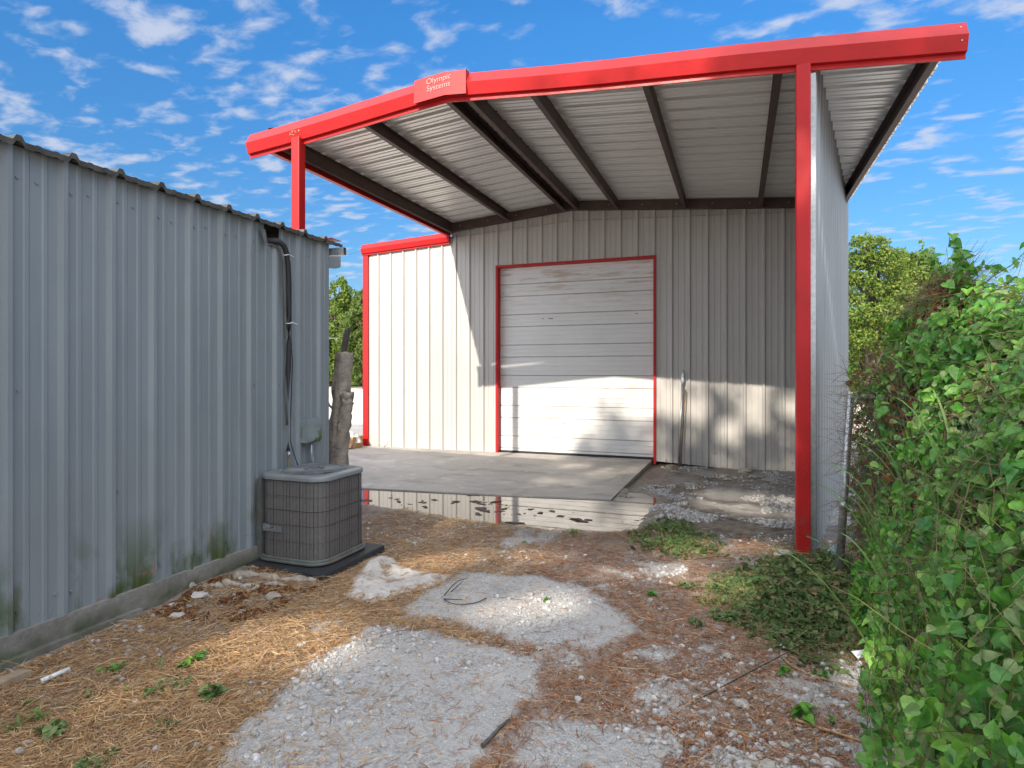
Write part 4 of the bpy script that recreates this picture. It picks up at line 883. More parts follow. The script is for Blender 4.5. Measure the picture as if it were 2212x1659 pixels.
BIG = [(1505, 1408, .022, 'pale oval stone right of the two gravel patches, in brown straw'), (1572, 1412, .024, 'rounded white stone near the pile of cut leaves, in a row of three'), (1552, 1418, .015, 'smaller stone of the row of three near the cut leaves'), (1536, 1420, .013, 'flattest stone of the row of three near the cut leaves'),
       (1600, 1510, .030, 'flat long white stone alone on brown straw at lower right'), (1525, 1482, .017, 'small white stone above the flat long stone'), (1506, 1492, .016, 'small pale stone beside the one above the flat long stone'),
       (1405, 1290, .020, 'white stone by green sprig right of the upper gravel patch'), (1385, 1335, .014, 'small stone at the right tip of the upper gravel patch'), (1370, 1210, .016, 'small white stone amid straw below the cut grass clump'),
       (1165, 1393, .018, 'bluish stone on the seam between the two gravel patches'), (1128, 1396, .014, 'small stone at the left end of the seam stones'),
       (1425, 1612, .024, 'white triangular stone at the bottom middle right'), (1660, 1645, .032, 'largest pale stone at the bottom right edge'), (1618, 1640, .024, 'grey white stone left of the largest bottom stone'), (1790, 1638, .028, 'rounded stone near the vines at the bottom edge'),
       (555, 1612, .030, 'pale rock at bottom left edge of the near gravel patch'), (510, 1600, .012, 'tiny stone beside the pale rock bottom left'), (830, 1600, .017, 'stone on the near gravel patch bottom middle'), (725, 1570, .018, 'buff stone on the lower left of the near gravel patch'), (700, 1580, .015, 'grey stone beside the buff stone on the gravel patch'), (850, 1495, .017, 'greyish stone at centre of the near gravel patch'), (840, 1453, .018, 'whitish stone upper centre of the near gravel patch'),
       (770, 1450, .015, 'small angular stone left centre of the near gravel patch'), (1310, 1655, .018, 'pale stone at the very bottom middle'), (60, 1600, .018, 'pale stone in straw at the bottom left corner'), (42, 1615, .022, 'larger pale stone in straw at the bottom left corner'), (150, 1598, .016, 'white stone in straw right of the corner stones'), (300, 1462, .012, 'small blue white stone near the curb'), (285, 1352, .016, 'bluish stone near the shed curb'),
       (1060, 1330, .013, 'small pale stone in straw left of the upper patch'), (1640, 1620, .018, 'pale stone behind the largest bottom stone'), (1545, 1650, .016, 'small stone at the bottom, left of the grey white one'), (1700, 1600, .020, 'pale flat stone below the long dry stalk')]
for q in BIG: stone(*q)
for (x, y, s, lb) in ((-1.05, 10.55, .075, 'tan broken stone at the foot of the leaning pipe'), (-.88, 10.45, .05, 'smaller pale stone before the leaning pipe'), (.12, 10.75, .09, 'pinkish rubble block against the right wall'), (.38, 5.75, .06, 'flat pale stone left of the right red post')):
    stone(x * 31 + 90, y * 17, s, lb, 'brick' if x < -1 else 'stone', 'stone', 'stones by the building', xy=(x, y))

# mud clods in the puddle
CL = []
for (cx_, cy_, n, sp_) in ((-3.0, 7.05, 16, .35), (-2.6, 6.75, 14, .25), (-3.6, 6.8, 10, .35), (-4.1, 6.65, 12, .4), (-1.9, 6.6, 10, .4), (-1.1, 6.8, 14, .3), (-.8, 7.1, 10, .3), (-2.3, 6.45, 12, .4)):
    for q in range(n): CL.append((cx_ + sp_ * rng.normal() * .7, cy_ + sp_ * .35 * rng.normal()))
CL = np.array([c for c in CL if poly_sd(np.array([c[0]]), np.array([c[1]]), SLAB)[0] < -.05]); n = len(CL)
s = .005 + .04 * rng.random(n) ** 2.5; sc = np.stack([s * rng.uniform(.8, 3.2, n), s * rng.uniform(.5, 1.6, n), s * .3], 1); th = rng.normal(0, .9, n); ct, st = np.cos(th), np.sin(th)
Rz = np.zeros((n, 3, 3)); Rz[:, 0, 0] = ct; Rz[:, 0, 1] = -st; Rz[:, 1, 0] = st; Rz[:, 1, 1] = ct; Rz[:, 2, 2] = 1
tv = IV[None] * (1 + 1.1 * (rng.random((n, 12, 1)) - .5)); v = np.einsum('nij,nkj->nki', Rz, tv * sc[:, None]) + np.array([[*c, WZ + .001] for c in CL])[:, None]
tag(npmesh('mud_clods', v.reshape(-1, 3), (IF[None] + (np.arange(n) * 12)[:, None, None]).reshape(-1, 3), M['mud']), 'dark mud clods sticking out of the puddle', 'mud', kind='stuff')

# straw blades: each a bent strip of two quads
def blades(name, n, dens, box, lmin, lmax, w0, m, lift=.012, bend=.3, upr=.12, dirbias=None, z0=0.0):
    xy = scatter_xy(n, *box, dens); n = len(xy); ln = rng.uniform(lmin, lmax, n) * (.6 + .4 * rng.random(n)); th = rng.uniform(0, 2 * math.pi, n)
    if dirbias is not None: th = np.where(rng.random(n) < .6, dirbias + rng.normal(0, .45, n), th)
    d = np.stack([np.cos(th), np.sin(th), rng.normal(0, upr, n)], 1); pr = np.stack([-np.sin(th), np.cos(th), rng.normal(0, .5, n)], 1); pr /= np.linalg.norm(pr, axis=1)[:, None]
    c = np.stack([xy[:, 0], xy[:, 1], ground_z(xy[:, 0], xy[:, 1]) + z0 + rng.random(n) ** 2 * lift + .002], 1); bd = rng.normal(0, bend, n)[:, None] * ln[:, None] * .3
    w_ = (w0 * rng.uniform(.6, 1.3, n))[:, None]; V = np.zeros((n, 6, 3))
    for k, t in enumerate((-.5, 0, .5)):
        p = c + d * (ln * t)[:, None] + np.stack([-np.sin(th), np.cos(th), 0 * th], 1) * bd * (1 - 4 * t * t); p[:, 2] += .25 * np.abs(ln * upr) * (1 - 4 * t * t)
        p[:, 2] = np.maximum(p[:, 2], ground_z(p[:, 0], p[:, 1]) + .002)
        ww = w_ * (1 if k == 1 else .6); V[:, 2 * k] = p - pr * ww; V[:, 2 * k + 1] = p + pr * ww
    f = np.array([(0, 1, 3, 2), (2, 3, 5, 4)])[None] + (np.arange(n) * 6)[:, None, None]
    return npmesh(name, V.reshape(-1, 3), f.reshape(-1, 4), m)
left = lambda x, y: sstep(-.9, -1.9, x + .2 * (y - 3)); BX2 = (-3.85, 3.0, 1.3, 6.6)
notpad = lambda x, y: ~((x < -3.07) & (y > 3.97) & (y < 4.88))
tag(blades('dry_straw', 46000, lambda x, y: np.clip(straw_amt(x, y) * 1.1 + .06, 0, 1) * (1 - .45 * sstep(-2.7, -3.4, x)) * near(x, y) * left(x, y) * okzone(x, y) / 1.3 * vis(x, y), BX2, .04, .13, .0016, M['straw'], .022, .5, .14), 'golden dry straw over the ground beside the shed', 'straw', kind='stuff')
tag(blades('brown_needles', 62000, lambda x, y: np.clip(straw_amt(x, y) + .08, 0, 1) * near(x, y) * (1 - .85 * left(x, y)) * okzone(x, y) / 1.3 * vis(x, y), BX2, .03, .11, .0018, M['needle'], .016, .5, .12), 'reddish brown dry needles over the gravel at right', 'straw', kind='stuff')
tag(blades('pale_straw_stems', 900, lambda x, y: np.clip(straw_amt(x, y), 0, 1) * near(x, y) / 1.3 * okzone(x, y) * vis(x, y), BX2, .12, .32, .0022, M['straw'], .04, .5, .1), 'longer pale straw stalks lying over the litter', 'straw', kind='stuff')

# cut vine clippings in front of the post and in the middle
def leaf_template(fold=.38, heart=True):
    # x along the leaf, y across
    o = [(0, 0), (-.12, .22), (.02, .42), (.28, .47), (.58, .30), (1.0, 0)]
    V = [(0.0, 0, 0), (.45, 0, -.03), (1.0, 0, -.14)]
    V += [(x, y, fold * abs(y) - .10 * x * x) for x, y in o[1:5]] + [(x, -y, fold * abs(y) - .10 * x * x) for x, y in o[1:5]]
    F = [(0, 1, 4, 3), (1, 6, 5, 4), (1, 2, 6, 6), (0, 7, 8, 1), (1, 8, 9, 10), (1, 10, 2, 2)]
    T_ = [(0, 4, 3), (0, 1, 4), (1, 5, 4), (1, 6, 5), (1, 2, 6), (0, 7, 8), (0, 8, 1), (1, 8, 9), (1, 9, 10), (1, 10, 2)]
    return np.array(V, float), np.array(T_)
LV, LF = leaf_template(); LV[:, 0] -= .1
def leaves_at(name, pos, nrm, size, m, parent=None, jitter=.5, droop=None, r=rng):
    n = len(pos); x = r.normal(size=(n, 3)); 
    if droop is not None: x += droop
    nn = nrm + jitter * r.normal(size=(n, 3)); nn /= np.linalg.norm(nn, axis=1)[:, None]; x -= (x * nn).sum(1)[:, None] * nn; x /= np.linalg.norm(x, axis=1)[:, None]
    rot = frame_rot(x, nn); s = size * r.uniform(.65, 1.25, n); sc = np.stack([s, s * r.uniform(.8, 1.1, n), s * r.uniform(.5, 1.6, n)], 1)
    v, f = instance(LV, LF, pos, rot, sc); return npmesh(name, v, f, m, parent)
PILE = [P(*q) for q in ((1500, 1270), (1570, 1235), (1650, 1212), (1745, 1205), (1850, 1225), (1960, 1330), (1930, 1420), (1800, 1440), (1690, 1410), (1600, 1350))]
PILE2 = [P(*q) for q in ((1375, 1165), (1440, 1130), (1530, 1165), (1560, 1200), (1470, 1205), (1380, 1185))]
def pden(x, y): return np.maximum(sstep(-.16, .30, poly_sd(x, y, PILE) + .25 * (fbm(x * 5, y * 5, 57, 3) - .5)), .45 * sstep(-.15, .12, poly_sd(x, y, PILE2))) * (.35 + .65 * sstep(.35, .6, fbm(x * 4, y * 4, 55, 3)))
def pheight(x, y): return .07 * sstep(0, .35, poly_sd(x, y, PILE)) * (.4 + fbm(x * 4, y * 4, 55, 3)) + .03 * sstep(-.1, .15, poly_sd(x, y, PILE2))
xy = scatter_xy(6200, -1.2, 1.4, 3.6, 6.9, pden); pos = np.stack([xy[:, 0], xy[:, 1], ground_z(xy[:, 0], xy[:, 1]) + .006 + rng.random(len(xy)) * pheight(xy[:, 0], xy[:, 1])], 1)
tag(leaves_at('cut_vine_clippings', pos, np.array([[0, 0, 1.]]), .020 + .045 * rng.random(len(xy)) ** 2, M['wilt'], None, .85), 'wilted dark green cut vine leaves piled before the red post', 'leaf pile', kind='stuff')
o = blades('cut_vine_stems', 2400, pden, (-1.2, 1.4, 3.6, 6.9), .08, .30, .0017, M['wilt'], .08, .6, .15); tag(o, 'thin cut vine stems lying over the wilted leaves', 'stems', kind='stuff')

o = blades('dry_cut_stems', 420, pden, (-1.2, 1.4, 3.6, 6.9), .15, .45, .002, M['stem'], .10, .7, .2); tag(o, 'brown dry stems tangled in the wilted leaf pile', 'stems', kind='stuff')
# green sprigs and weeds, each its own plant
def weed(px, py, r_, n, size, label, m='vine', up=.6, blade=False):
    x, y = P(px, py, -.07); g = gzp(x, y); rr = np.random.default_rng(int(px + py * 3))
    if blade:
        mb = MB()
        for q in range(n):
            a = rr.uniform(0, 6.28); l_ = size * rr.uniform(.6, 1.2); bx_, by_ = x + r_ * rr.normal() * .25, y + r_ * rr.normal() * .25; dx_, dy_ = math.cos(a), math.sin(a); w_ = size * .055
            vs = []
            for t, hh in ((0, 0), (.35, .55), (.7, .75), (1, .7)):
                ww = w_ * (1 - t * .9); cx_ = bx_ + dx_ * l_ * t * .8; cy2 = by_ + dy_ * l_ * t * .8; vs += [(cx_ - dy_ * ww, cy2 + dx_ * ww, g + hh * l_ * up), (cx_ + dy_ * ww, cy2 - dx_ * ww, g + hh * l_ * up)]
            mb.add(vs, [(0, 1, 3, 2), (2, 3, 5, 4), (4, 5, 7, 6)])
        o = mb.build('weed', M[m])
    else:
        a = rr.uniform(0, 6.28, n); d = r_ * np.sqrt(rr.random(n)); pos = np.stack([x + d * np.cos(a), y + d * np.sin(a), g + .01 + rr.random(n) * size * up], 1)
        o = leaves_at('weed', pos, np.array([[0, 0, 1.]]), size, M[m], None, .45, r=rr)
    return tag(o, label, 'weed', 'weeds growing in the drive')
weed(1745, 1545, .06, 16, .05, 'bright green lobed weed in the gravel near the vines')
weed(1795, 1555, .015, 5, .035, 'small green seedling right of the bright lobed weed')
weed(1700, 1450, .03, 8, .04, 'single green sprig beside the cut leaf pile')
weed(1770, 1455, .03, 9, .035, 'light green sprig lying at the leaf pile edge')
weed(1560, 1330, .10, 60, .032, 'flat dark green mat weed in brown straw', 'wilt')
weed(1500, 1345, .06, 25, .03, 'smaller dark mat weed left of the larger one', 'wilt')
weed(1410, 1285, .035, 12, .035, 'green leaf sprig by the white stone')
weed(1480, 1265, .06, 22, .035, 'flattened green sprig in straw right of the upper patch', 'wilt')
weed(1090, 1195, .05, 26, .05, 'low green grass tuft left of centre before the puddle', 'grass', .5, True)
weed(1130, 1172, .05, 20, .05, 'grey green grass tuft near the puddle edge', 'grass', .5, True)
weed(1240, 1160, .10, 50, .06, 'dry green grass tuft on the berm by the puddle', 'grass', .7, True)
weed(1460, 1150, .16, 110, .11, 'heap of cut green grass before the puddle', 'grass', .8, True)
weed(85, 1555, .05, 14, .09, 'bright green grass clump at lower left', 'grass', .8, True); weed(195, 1505, .03, 8, .06, 'small bright grass sprout near the white pipe', 'grass', .9, True)
weed(270, 1495, .012, 9, .05, 'tiny grass sprout right of the white pipe', 'grass', .9, True); weed(30, 1575, .06, 16, .08, 'grass clump at the left picture edge', 'grass', .7, True)
weed(350, 1445, .02, 6, .07, 'upright light green sprout in the straw', 'grass', 1., True); weed(395, 1445, .03, 7, .045, 'broad leaved green weed in the straw at left'); weed(425, 1425, .05, 20, .035, 'clover like green weed right of the broad leaved one')
weed(375, 1480, .08, 40, .024, 'blue green mat weed in the straw at left', 'wilt'); weed(360, 1570, .06, 26, .024, 'dark green mat weed beside the gravel strip', 'wilt'); weed(210, 1650, .08, 36, .028, 'dark green mat weed at the bottom left edge', 'wilt')
weed(290, 1325, .05, 14, .045, 'light green sprout at the foot of the curb', 'grass', .8, True); weed(240, 1450, .06, 18, .03, 'low green weed near the curb at left', 'vine')
weed(1180, 1300, .012, 8, .03, 'tiny green leaf on the upper gravel patch')
for q_, (px, py, lb) in enumerate(((110, 1590, 'dark green mat of leaves at the bottom left, below the grass clump'), (160, 1530, 'small green weed between the grass clumps at left'), (60, 1520, 'green weed just right of the wood block'), (330, 1500, 'dusty green weed in the straw left of the mat weed'), (460, 1500, 'low green weed near the gravel edge at left'), (250, 1560, 'sparse green weed in the straw below the sprouts'), (1660, 1330, 'green clump spilling from the leaf pile'), (980, 1180, 'dry grass tuft near the puddle left of the others'))):
    weed(px, py, .05, 22, .03 if q_ % 2 else .055, lb, 'grass' if q_ in (1, 2, 5, 7) else 'wilt', .6, q_ in (1, 2, 5, 7))
# sticks & twigs
def chaikin(q, it=2):
    q = [Vector(p) for p in q]
    for _ in range(it):
        if len(q) < 3: return q
        o = [q[0]]
        for a, b in zip(q[:-1], q[1:]): o += [a.lerp(b, .25), a.lerp(b, .75)]
        q = o + [q[-1]]
    return q
def stick(pts, r_, label, m='twig', z=.012, name='stick', cat='stick'):
    q = []
    for k, p in enumerate(pts):
        x, y = P(p[0], p[1], -.07); q.append((x, y, gzp(x, y) + z + (p[2] if len(p) > 2 else 0)))
    q = chaikin(q); mb = MB(); mb.tube(q, [r_ * (1 - .5 * k / (len(q) - 1)) * (1 + .12 * math.sin(k * 2.1)) for k in range(len(q))], 7); return tag(mb.build(name, M[m]), label, cat)
def multi(lst, r_, label, m):
    mb = MB()
    for pts in lst:
        q = []
        for p in pts: x, y = P(p[0], p[1], -.07); q.append((x, y, gzp(x, y) + .014 + (p[2] if len(p) > 2 else 0)))
        q = chaikin(q); mb.tube(q, [r_ * (1 - .5 * k / (len(q) - 1)) for k in range(len(q))], 6)
    return tag(mb.build('twig', M[m]), label, 'twig')
multi([[(1050, 1296), (1030, 1306), (1000, 1310), (975, 1308), (958, 1298)], [(958, 1298), (1000, 1300)], [(960, 1296, .02), (985, 1275, .05), (1008, 1262, .03)], [(975, 1290, .03), (1000, 1268, .03)]], .0045, 'dark forked curved twig on the upper gravel patch', 'twigdark')
multi([[(920, 1358), (890, 1362), (850, 1370), (820, 1382)]], .003, 'thin dark curved twig at the top of the near gravel patch', 'twig'); multi([[(1092, 1382), (1085, 1395)], [(1085, 1395), (1078, 1402)]], .003, 'short dark twig on the right of the near gravel patch', 'twigdark')
stick([(1042, 1612), (1062, 1592), (1080, 1572), (1100, 1552)], .011, 'grey weathered stick at the bottom right of the near gravel patch', 'wood')
stick([(1692, 1420), (1715, 1440), (1770, 1462), (1852, 1480)], .006, 'long curved tan stalk beside the leaf pile', 'straw'); stick([(1718, 1552), (1770, 1566), (1830, 1585), (1910, 1615)], .009, 'long broken tan stalk reaching the vines at the bottom right', 'straw')
stick([(1500, 1482), (1530, 1500), (1585, 1520)], .003, 'thin brown twig in the straw at lower right', 'twig'); stick([(1500, 1210), (1560, 1205), (1590, 1215)], .006, 'brown stick in the sun patch near the red post', 'twig')
stick([(1520, 1500, .0), (1630, 1450, .02), (1700, 1420, .03), (1790, 1370, .03)], .004, 'thin dark branch across the cut leaf pile', 'twigdark'); stick([(1080, 1293), (1130, 1298)], .003, 'small reddish twig on the upper gravel patch', 'twig')
stick([(745, 1390), (820, 1372), (900, 1345)], .003, 'pale straight stalk under the tarp edge', 'straw')
mb = MB(); a = P(88, 1480); b_ = P(150, 1457); mb.tube([(*a, gzp(*a) + .018), (*b_, gzp(*b_) + .022)], .013, 10); tag(mb.build('plastic_pipe', M['whitepl']), 'short piece of white plastic pipe in the straw at lower left', 'pipe')
x, y = P(20, 1478); g = gzp(x, y); mb = MB(); mb.hexa([(x - .06, y - .07, g), (x + .03, y - .05, g), (x + .06, y + .07, g), (x - .02, y + .06, g), (x - .06, y - .07, g + .03), (x + .03, y - .05, g + .035), (x + .06, y + .07, g + .05), (x - .02, y + .06, g + .045)]); tag(mb.build('wood_block', M['brick']), 'flat tan block of wood at the left edge near the curb', 'block')
# tarp / crusted lump
tp_ = [P(*q, -.06) for q in ((742, 1285), (765, 1240), (800, 1200), (835, 1192), (880, 1222), (975, 1238), (930, 1262), (860, 1280), (800, 1300))]
ga, gb = np.meshgrid(np.linspace(-3.2, -2.1, 110), np.linspace(3.7, 4.85, 110)); sdt = poly_sd(ga, gb, tp_) + .05 * (fbm(ga * 9, gb * 9, 71, 3) - .5)
hh = .022 * sstep(0, .12, sdt) * (.5 + 1.0 * fbm(ga * 6, gb * 6, 72, 4)) + .035 * np.exp(-((ga + 2.93) / .11) ** 2 - ((gb - 4.45) / .2) ** 2) + .035 * np.exp(-((ga + 2.75) / .12) ** 2 - ((gb - 4.0) / .06) ** 2)
zz_ = ground_z(ga, gb) + np.where(sdt > 0, hh * sstep(0, .05, sdt) + .004, -.03) + .012 * np.sin(ga * 40 + gb * 22) * sstep(.0, .1, sdt) * (fbm(ga * 5, gb * 5, 73, 2))
ii = np.arange(109)[None] + np.arange(109)[:, None] * 110; keep = (sdt[:-1, :-1] > -.03).ravel(); ff = np.stack([ii, ii + 1, ii + 111, ii + 110], -1).reshape(-1, 4)[keep]
tag(npmesh('crumpled_tarp', np.stack([ga, gb, zz_], -1).reshape(-1, 3), ff, M['tarp'], smooth=True), 'crumpled pale stiff canvas tarp lying at the corner of the black pad', 'tarp')
# debris heap: roots and broken bark between curb and pad
H = thing('exposed_roots', (-3.6, 3.75, -.08), 'gnarled exposed roots and broken wood beside the shed curb', 'tree roots')
blob_tube([(-3.80, 3.62, -.05), (-3.6, 3.72, .0), (-3.4, 3.80, .0), (-3.18, 3.86, -.03)], [.035, .055, .05, .04], 12, 21, .4)
for k, (a_, r_) in enumerate(((((-3.74, 3.70), (-3.55, 3.80), (-3.35, 3.83), (-3.1, 3.9)), .034), (((-3.70, 3.55), (-3.5, 3.62), (-3.38, 3.66), (-3.25, 3.75)), .024), (((-3.86, 3.4), (-3.72, 3.47), (-3.6, 3.5)), .026), (((-3.45, 3.4), (-3.40, 3.55), (-3.42, 3.7)), .018))):
    mb = MB(); m_ = 30; pp = np.array(a_); tt = np.linspace(0, 1, m_); xs2_ = np.interp(tt, np.linspace(0, 1, len(pp)), pp[:, 0]); ys2_ = np.interp(tt, np.linspace(0, 1, len(pp)), pp[:, 1])
    q = [(x, y, gzp(x, y) + r_ * .25 + .012 * math.sin(9 * t + k)) for x, y, t in zip(xs2_, ys2_, tt)]; mb.tube(q, [r_ * (1 + .35 * math.sin(t * 17 + k) + .2 * math.sin(t * 41)) * (1 - .35 * t) for t in tt], 9); mb.build('root', M['bark'], H)
for q, (px, py, s_, lb) in enumerate(((478, 1235, .045, 'broken dark brick end in the heap by the curb'), (492, 1268, .035, 'tan brick chip in the heap by the curb'), (531, 1272, .035, 'pale cubic stone in the heap by the curb'), (522, 1318, .03, 'flat light chip below the heap'), (382, 1325, .04, 'white crusted lump near the curb'), (430, 1290, .045, 'grey crusted lump in the heap by the curb'), (590, 1290, .05, 'dark bark lump near the pad corner'), (375, 1300, .03, 'pale curved bone like chip near the curb'))):
    stone(px, py, s_, lb, ('brick', 'brick', 'stone', 'stone', 'tarp', 'tarp', 'bark', 'tarp')[q], 'rubble', 'rubble beside the shed curb', q)
xy = scatter_xy(900, -3.82, -3.0, 3.0, 3.98, lambda x, y: sstep(.4, .7, fbm(x * 5, y * 5, 66, 3)) * (y > 2.9 + .3 * (x + 3.8))); pos = np.stack([xy[:, 0], xy[:, 1], ground_z(xy[:, 0], xy[:, 1]) + .01], 1)
tag(leaves_at('bark_litter', pos, np.array([[0, 0, 1.]]), .03, M['deadleaf'], None, .7), 'brown bark chips and dead leaves between curb and pad', 'litter', kind='stuff')
x, y = P(1838, 1418); mb = MB(); mb.add([(x, y, gzp(x, y) + .04), (x + .07, y - .02, gzp(x, y) + .07), (x + .10, y + .03, gzp(x, y) + .02), (x + .03, y - .05, gzp(x, y) + .02)], [(0, 1, 2, 3)]); tag(mb.build('paper_scrap', M['whitepl']), 'torn white paper scrap in the sunny straw by the vines', 'scrap')
x, y = .72, 5.72; mb = MB(); mb.add([(x, y, .08), (x + .05, y - .02, .13), (x + .09, y + .02, .09), (x + .05, y - .03, .03), (x - .01, y - .02, .0)], [(0, 1, 3, 4), (1, 2, 3)]); tag(mb.build('plastic_scrap', M['scrap']), 'pale blue plastic scrap hanging by the fence post', 'scrap')

# ================================================================== VINES
def edge_x(y): return np.interp(y, [1.0, 2.9, 3.3, 3.75, 4.4, 5.0, 5.45], [.36, .47, .58, .68, .80, .92, .95])
def crest(y): return np.interp(y, [1., 3.0, 3.6, 4.0, 4.3, 4.6, 4.9, 5.1, 5.3, 5.5], [1.5, 1.74, 1.86, 2.02, 2.16, 2.28, 2.34, 2.22, 1.90, 1.62])
def hedge_pt(y, t, ):
    xe = edge_x(y); w_ = np.interp(y, [1, 3.4, 4.2, 4.8, 5.2, 5.5], [.85, .80, .66, .42, .30, .26])
    x = xe + w_ * (t ** 1.35) * (1.0); zc = crest(y); z = -.08 + zc * (np.sin(np.clip(t, 0, 1.25) * math.pi / 2) ** .85)
    return x, z
VT = thing('vine_thicket', (1.3, 3.6, -.1), 'tall tangled bank of heart leaved green vines covering the fence at right', 'vine')
def hedge_sample(n, ymin=1.0, ymax=5.5, tlo=0, thi=1.25):
    y = rng.uniform(ymin, ymax, n); t = rng.uniform(tlo, thi, n); x, z = hedge_pt(y, t); e = 1e-2; x2, z2 = hedge_pt(y, t + e); tx, tz = x2 - x, z2 - z; l_ = np.hypot(tx, tz)
    nr = np.stack([-tz / l_, np.zeros(n) - .25, tx / l_], 1)
    bmp = .34 * (fbm(y * 1.6, t * 2.4, 101, 3) - .5) + .16 * (fbm(y * 5, t * 7, 103, 2) - .5)
    return x, y, z, t, nr, bmp * np.minimum(1, t * 3 + .25)
n = 26000; x, y, z, t, nr, bmp = hedge_sample(n)
bmp = bmp + .10 * (fbm(y * 9, z * 9, 105, 2) - .5)
depth = rng.random(n) ** 1.4 * .34; p = np.stack([x, y, z], 1) + nr * (bmp - depth)[:, None]
bare = sstep(4.55, 5.0, y) * sstep(.12, .3, t) * (1 - sstep(.75, .95, t)); keep = (rng.random(n) > bare * .42) & (p[:, 2] > -.06)
hol = sstep(.50, .62, fbm(y * 4.0 + 5, z * 4, 107, 3)); keep &= rng.random(n) > hol * .75
p = p[keep]; nn = nr[keep] * .8 + np.array([-.25, -.35, .55]); nn /= np.linalg.norm(nn, axis=1)[:, None]
sizes = .050 * np.interp(p[:, 1], [1, 3.5, 5.4], [.92, 1.0, 1.0]) * rng.choice([.55, .75, .95, 1.15, 1.45], len(p), p=[.22, .28, .26, .16, .08])
dr = np.array([[-.2, -.3, -.9]])
pal = rng.random(len(p)) < .12 + .25 * sstep(.55, .7, fbm(p[:, 1] * 2.2, p[:, 2] * 2.2, 111, 2))
leaves_at('foliage', p[~pal], nn[~pal], sizes[~pal], M['vine'], VT, .38, dr); leaves_at('pale_foliage', p[pal], nn[pal], sizes[pal] * .9, M['vinepale'], VT, .6, dr)
# few leaves in the bare patch and dead leaves
n = 2600; x, y, z, t, nr, bmp = hedge_sample(n, 4.3, 5.6, .1, .95); p = np.stack([x, y, z], 1) + nr * (bmp * .5 - .22 * rng.random(n))[:, None]
cl = sstep(.5, .62, fbm(y * 6, z * 6, 113, 2)); k = rng.random(n) < .15 + .85 * cl; leaves_at('dead_foliage', p[k], nr[k], np.full(k.sum(), .055), M['deadleaf'], VT, .8, dr)
# stems
def stems(name, n, ymin, ymax, tlo, thi, m, r0, amp=.1, seglen=.09, parent=None, bias=(0, 0, 0), inset=.12):
    x, y, z, t, nr, bmp = hedge_sample(n, ymin, ymax, tlo, thi); p = np.stack([x, y, z], 1) + nr * (bmp * .5 - inset * rng.random(n) + .03)[:, None]
    d = rng.normal(size=(n, 3)) + np.array(bias); d -= (d * nr).sum(1)[:, None] * nr * .7; d /= np.linalg.norm(d, axis=1)[:, None]; K_ = 5; V = np.zeros((n, K_, 3, 3)); rr = r0 * rng.uniform(.5, 1.3, n)
    for q in range(K_):
        a = np.cross(d, [0.3, .2, .9]); a /= np.linalg.norm(a, axis=1)[:, None] + 1e-9; b2 = np.cross(d, a)
        for s_ in range(3): th = 2 * math.pi * s_ / 3; V[:, q, s_] = p + (a * math.cos(th) + b2 * math.sin(th)) * (rr * (1 - .15 * q))[:, None]
        p = p + d * seglen * rng.uniform(.6, 1.4, n)[:, None]; p[:, 2] = np.maximum(p[:, 2], -.07); d = d + amp * 4 * rng.normal(size=(n, 3)) * .25 + np.array([0, 0, -.06]); d /= np.linalg.norm(d, axis=1)[:, None]
    f = np.array([(q * 3 + s_, q * 3 + (s_ + 1) % 3, (q + 1) * 3 + (s_ + 1) % 3, (q + 1) * 3 + s_) for q in range(K_ - 1) for s_ in range(3)])[None] + (np.arange(n) * K_ * 3)[:, None, None]
    return npmesh(name, V.reshape(-1, 3), f.reshape(-1, 4), m, parent)
stems('stems', 1800, 1.0, 5.5, 0.02, 1.1, M['stem'], .0016, .12, .09, VT, (0, 0, .4), .2)
stems('bare_stems', 2600, 4.5, 5.55, .05, 1.0, M['stem'], .0022, .16, .07, VT, (0, 0, .3), .25)
# inner dark leaf mass so the bank is not hollow
yy_, tt_ = np.meshgrid(np.linspace(1, 5.35, 60), np.linspace(0, 1.25, 30)); xx_, zz2 = hedge_pt(yy_, tt_); bm = .30 * (fbm(yy_ * 1.6, tt_ * 2.4, 101, 3) - .5)
n = 9000; x, y, z, t, nr, bmp = hedge_sample(n, 1.0, 4.85); p = np.stack([x, y, z], 1) + nr * (bmp - .30 - .25 * rng.random(n))[:, None]; k = p[:, 2] > -.05
leaves_at('inner_foliage', p[k], nr[k], np.full(k.sum(), .075), M['vine'], VT, 1.0)
# runners on top against the sky
TR = []; pos = []; nrm = []
for q in range(10):
    y0 = 4.1 + .9 * rng.random() ; x0 = float(hedge_pt(np.array(y0), np.array(.95))[0]) - .15 + .3 * rng.random(); z0 = float(crest(np.array(y0))) - .12; d = Vector((rng.uniform(-.1, .9), rng.uniform(-.6, .2), rng.uniform(.3, .9))).normalized(); pts = [Vector((x0, y0, z0))]
    for s_ in range(6): pts.append(pts[-1] + d * .055); d = (d + Vector((rng.normal() * .25, rng.normal() * .25, -.14))).normalized()
    TR.append(pts)
    for s_ in range(1, 7):
        for e in range(2): pos.append(pts[s_] + Vector(rng.normal(0, .015, 3))); nrm.append((rng.normal() * .5, rng.normal() * .5 - .3, 1))
mb = MB()
for pts in TR: mb.tube(pts, [.004, .0035, .003, .0028, .0025, .002, .0015], 5)
mb.build('runners', M['stem'], VT); leaves_at('runner_leaves', np.array([tuple(q) for q in pos]), np.array(nrm), np.full(len(pos), .06), M['vine'], VT, .4, dr)
# low vine leaves spilling at the post foot
n = 1500; yv = rng.uniform(4.2, 5.3, n); xv = edge_x(yv) - .10 + .25 * rng.random(n) + .10 * sstep(4.7, 5.2, yv); zv = ground_z(xv, yv) + rng.random(n) ** 1.8 * .40; leaves_at('spilling_foliage', np.stack([xv, yv, zv], 1), np.array([[-.4, -.4, .7]]), np.full(n, .042), M['vine'], VT, .6)
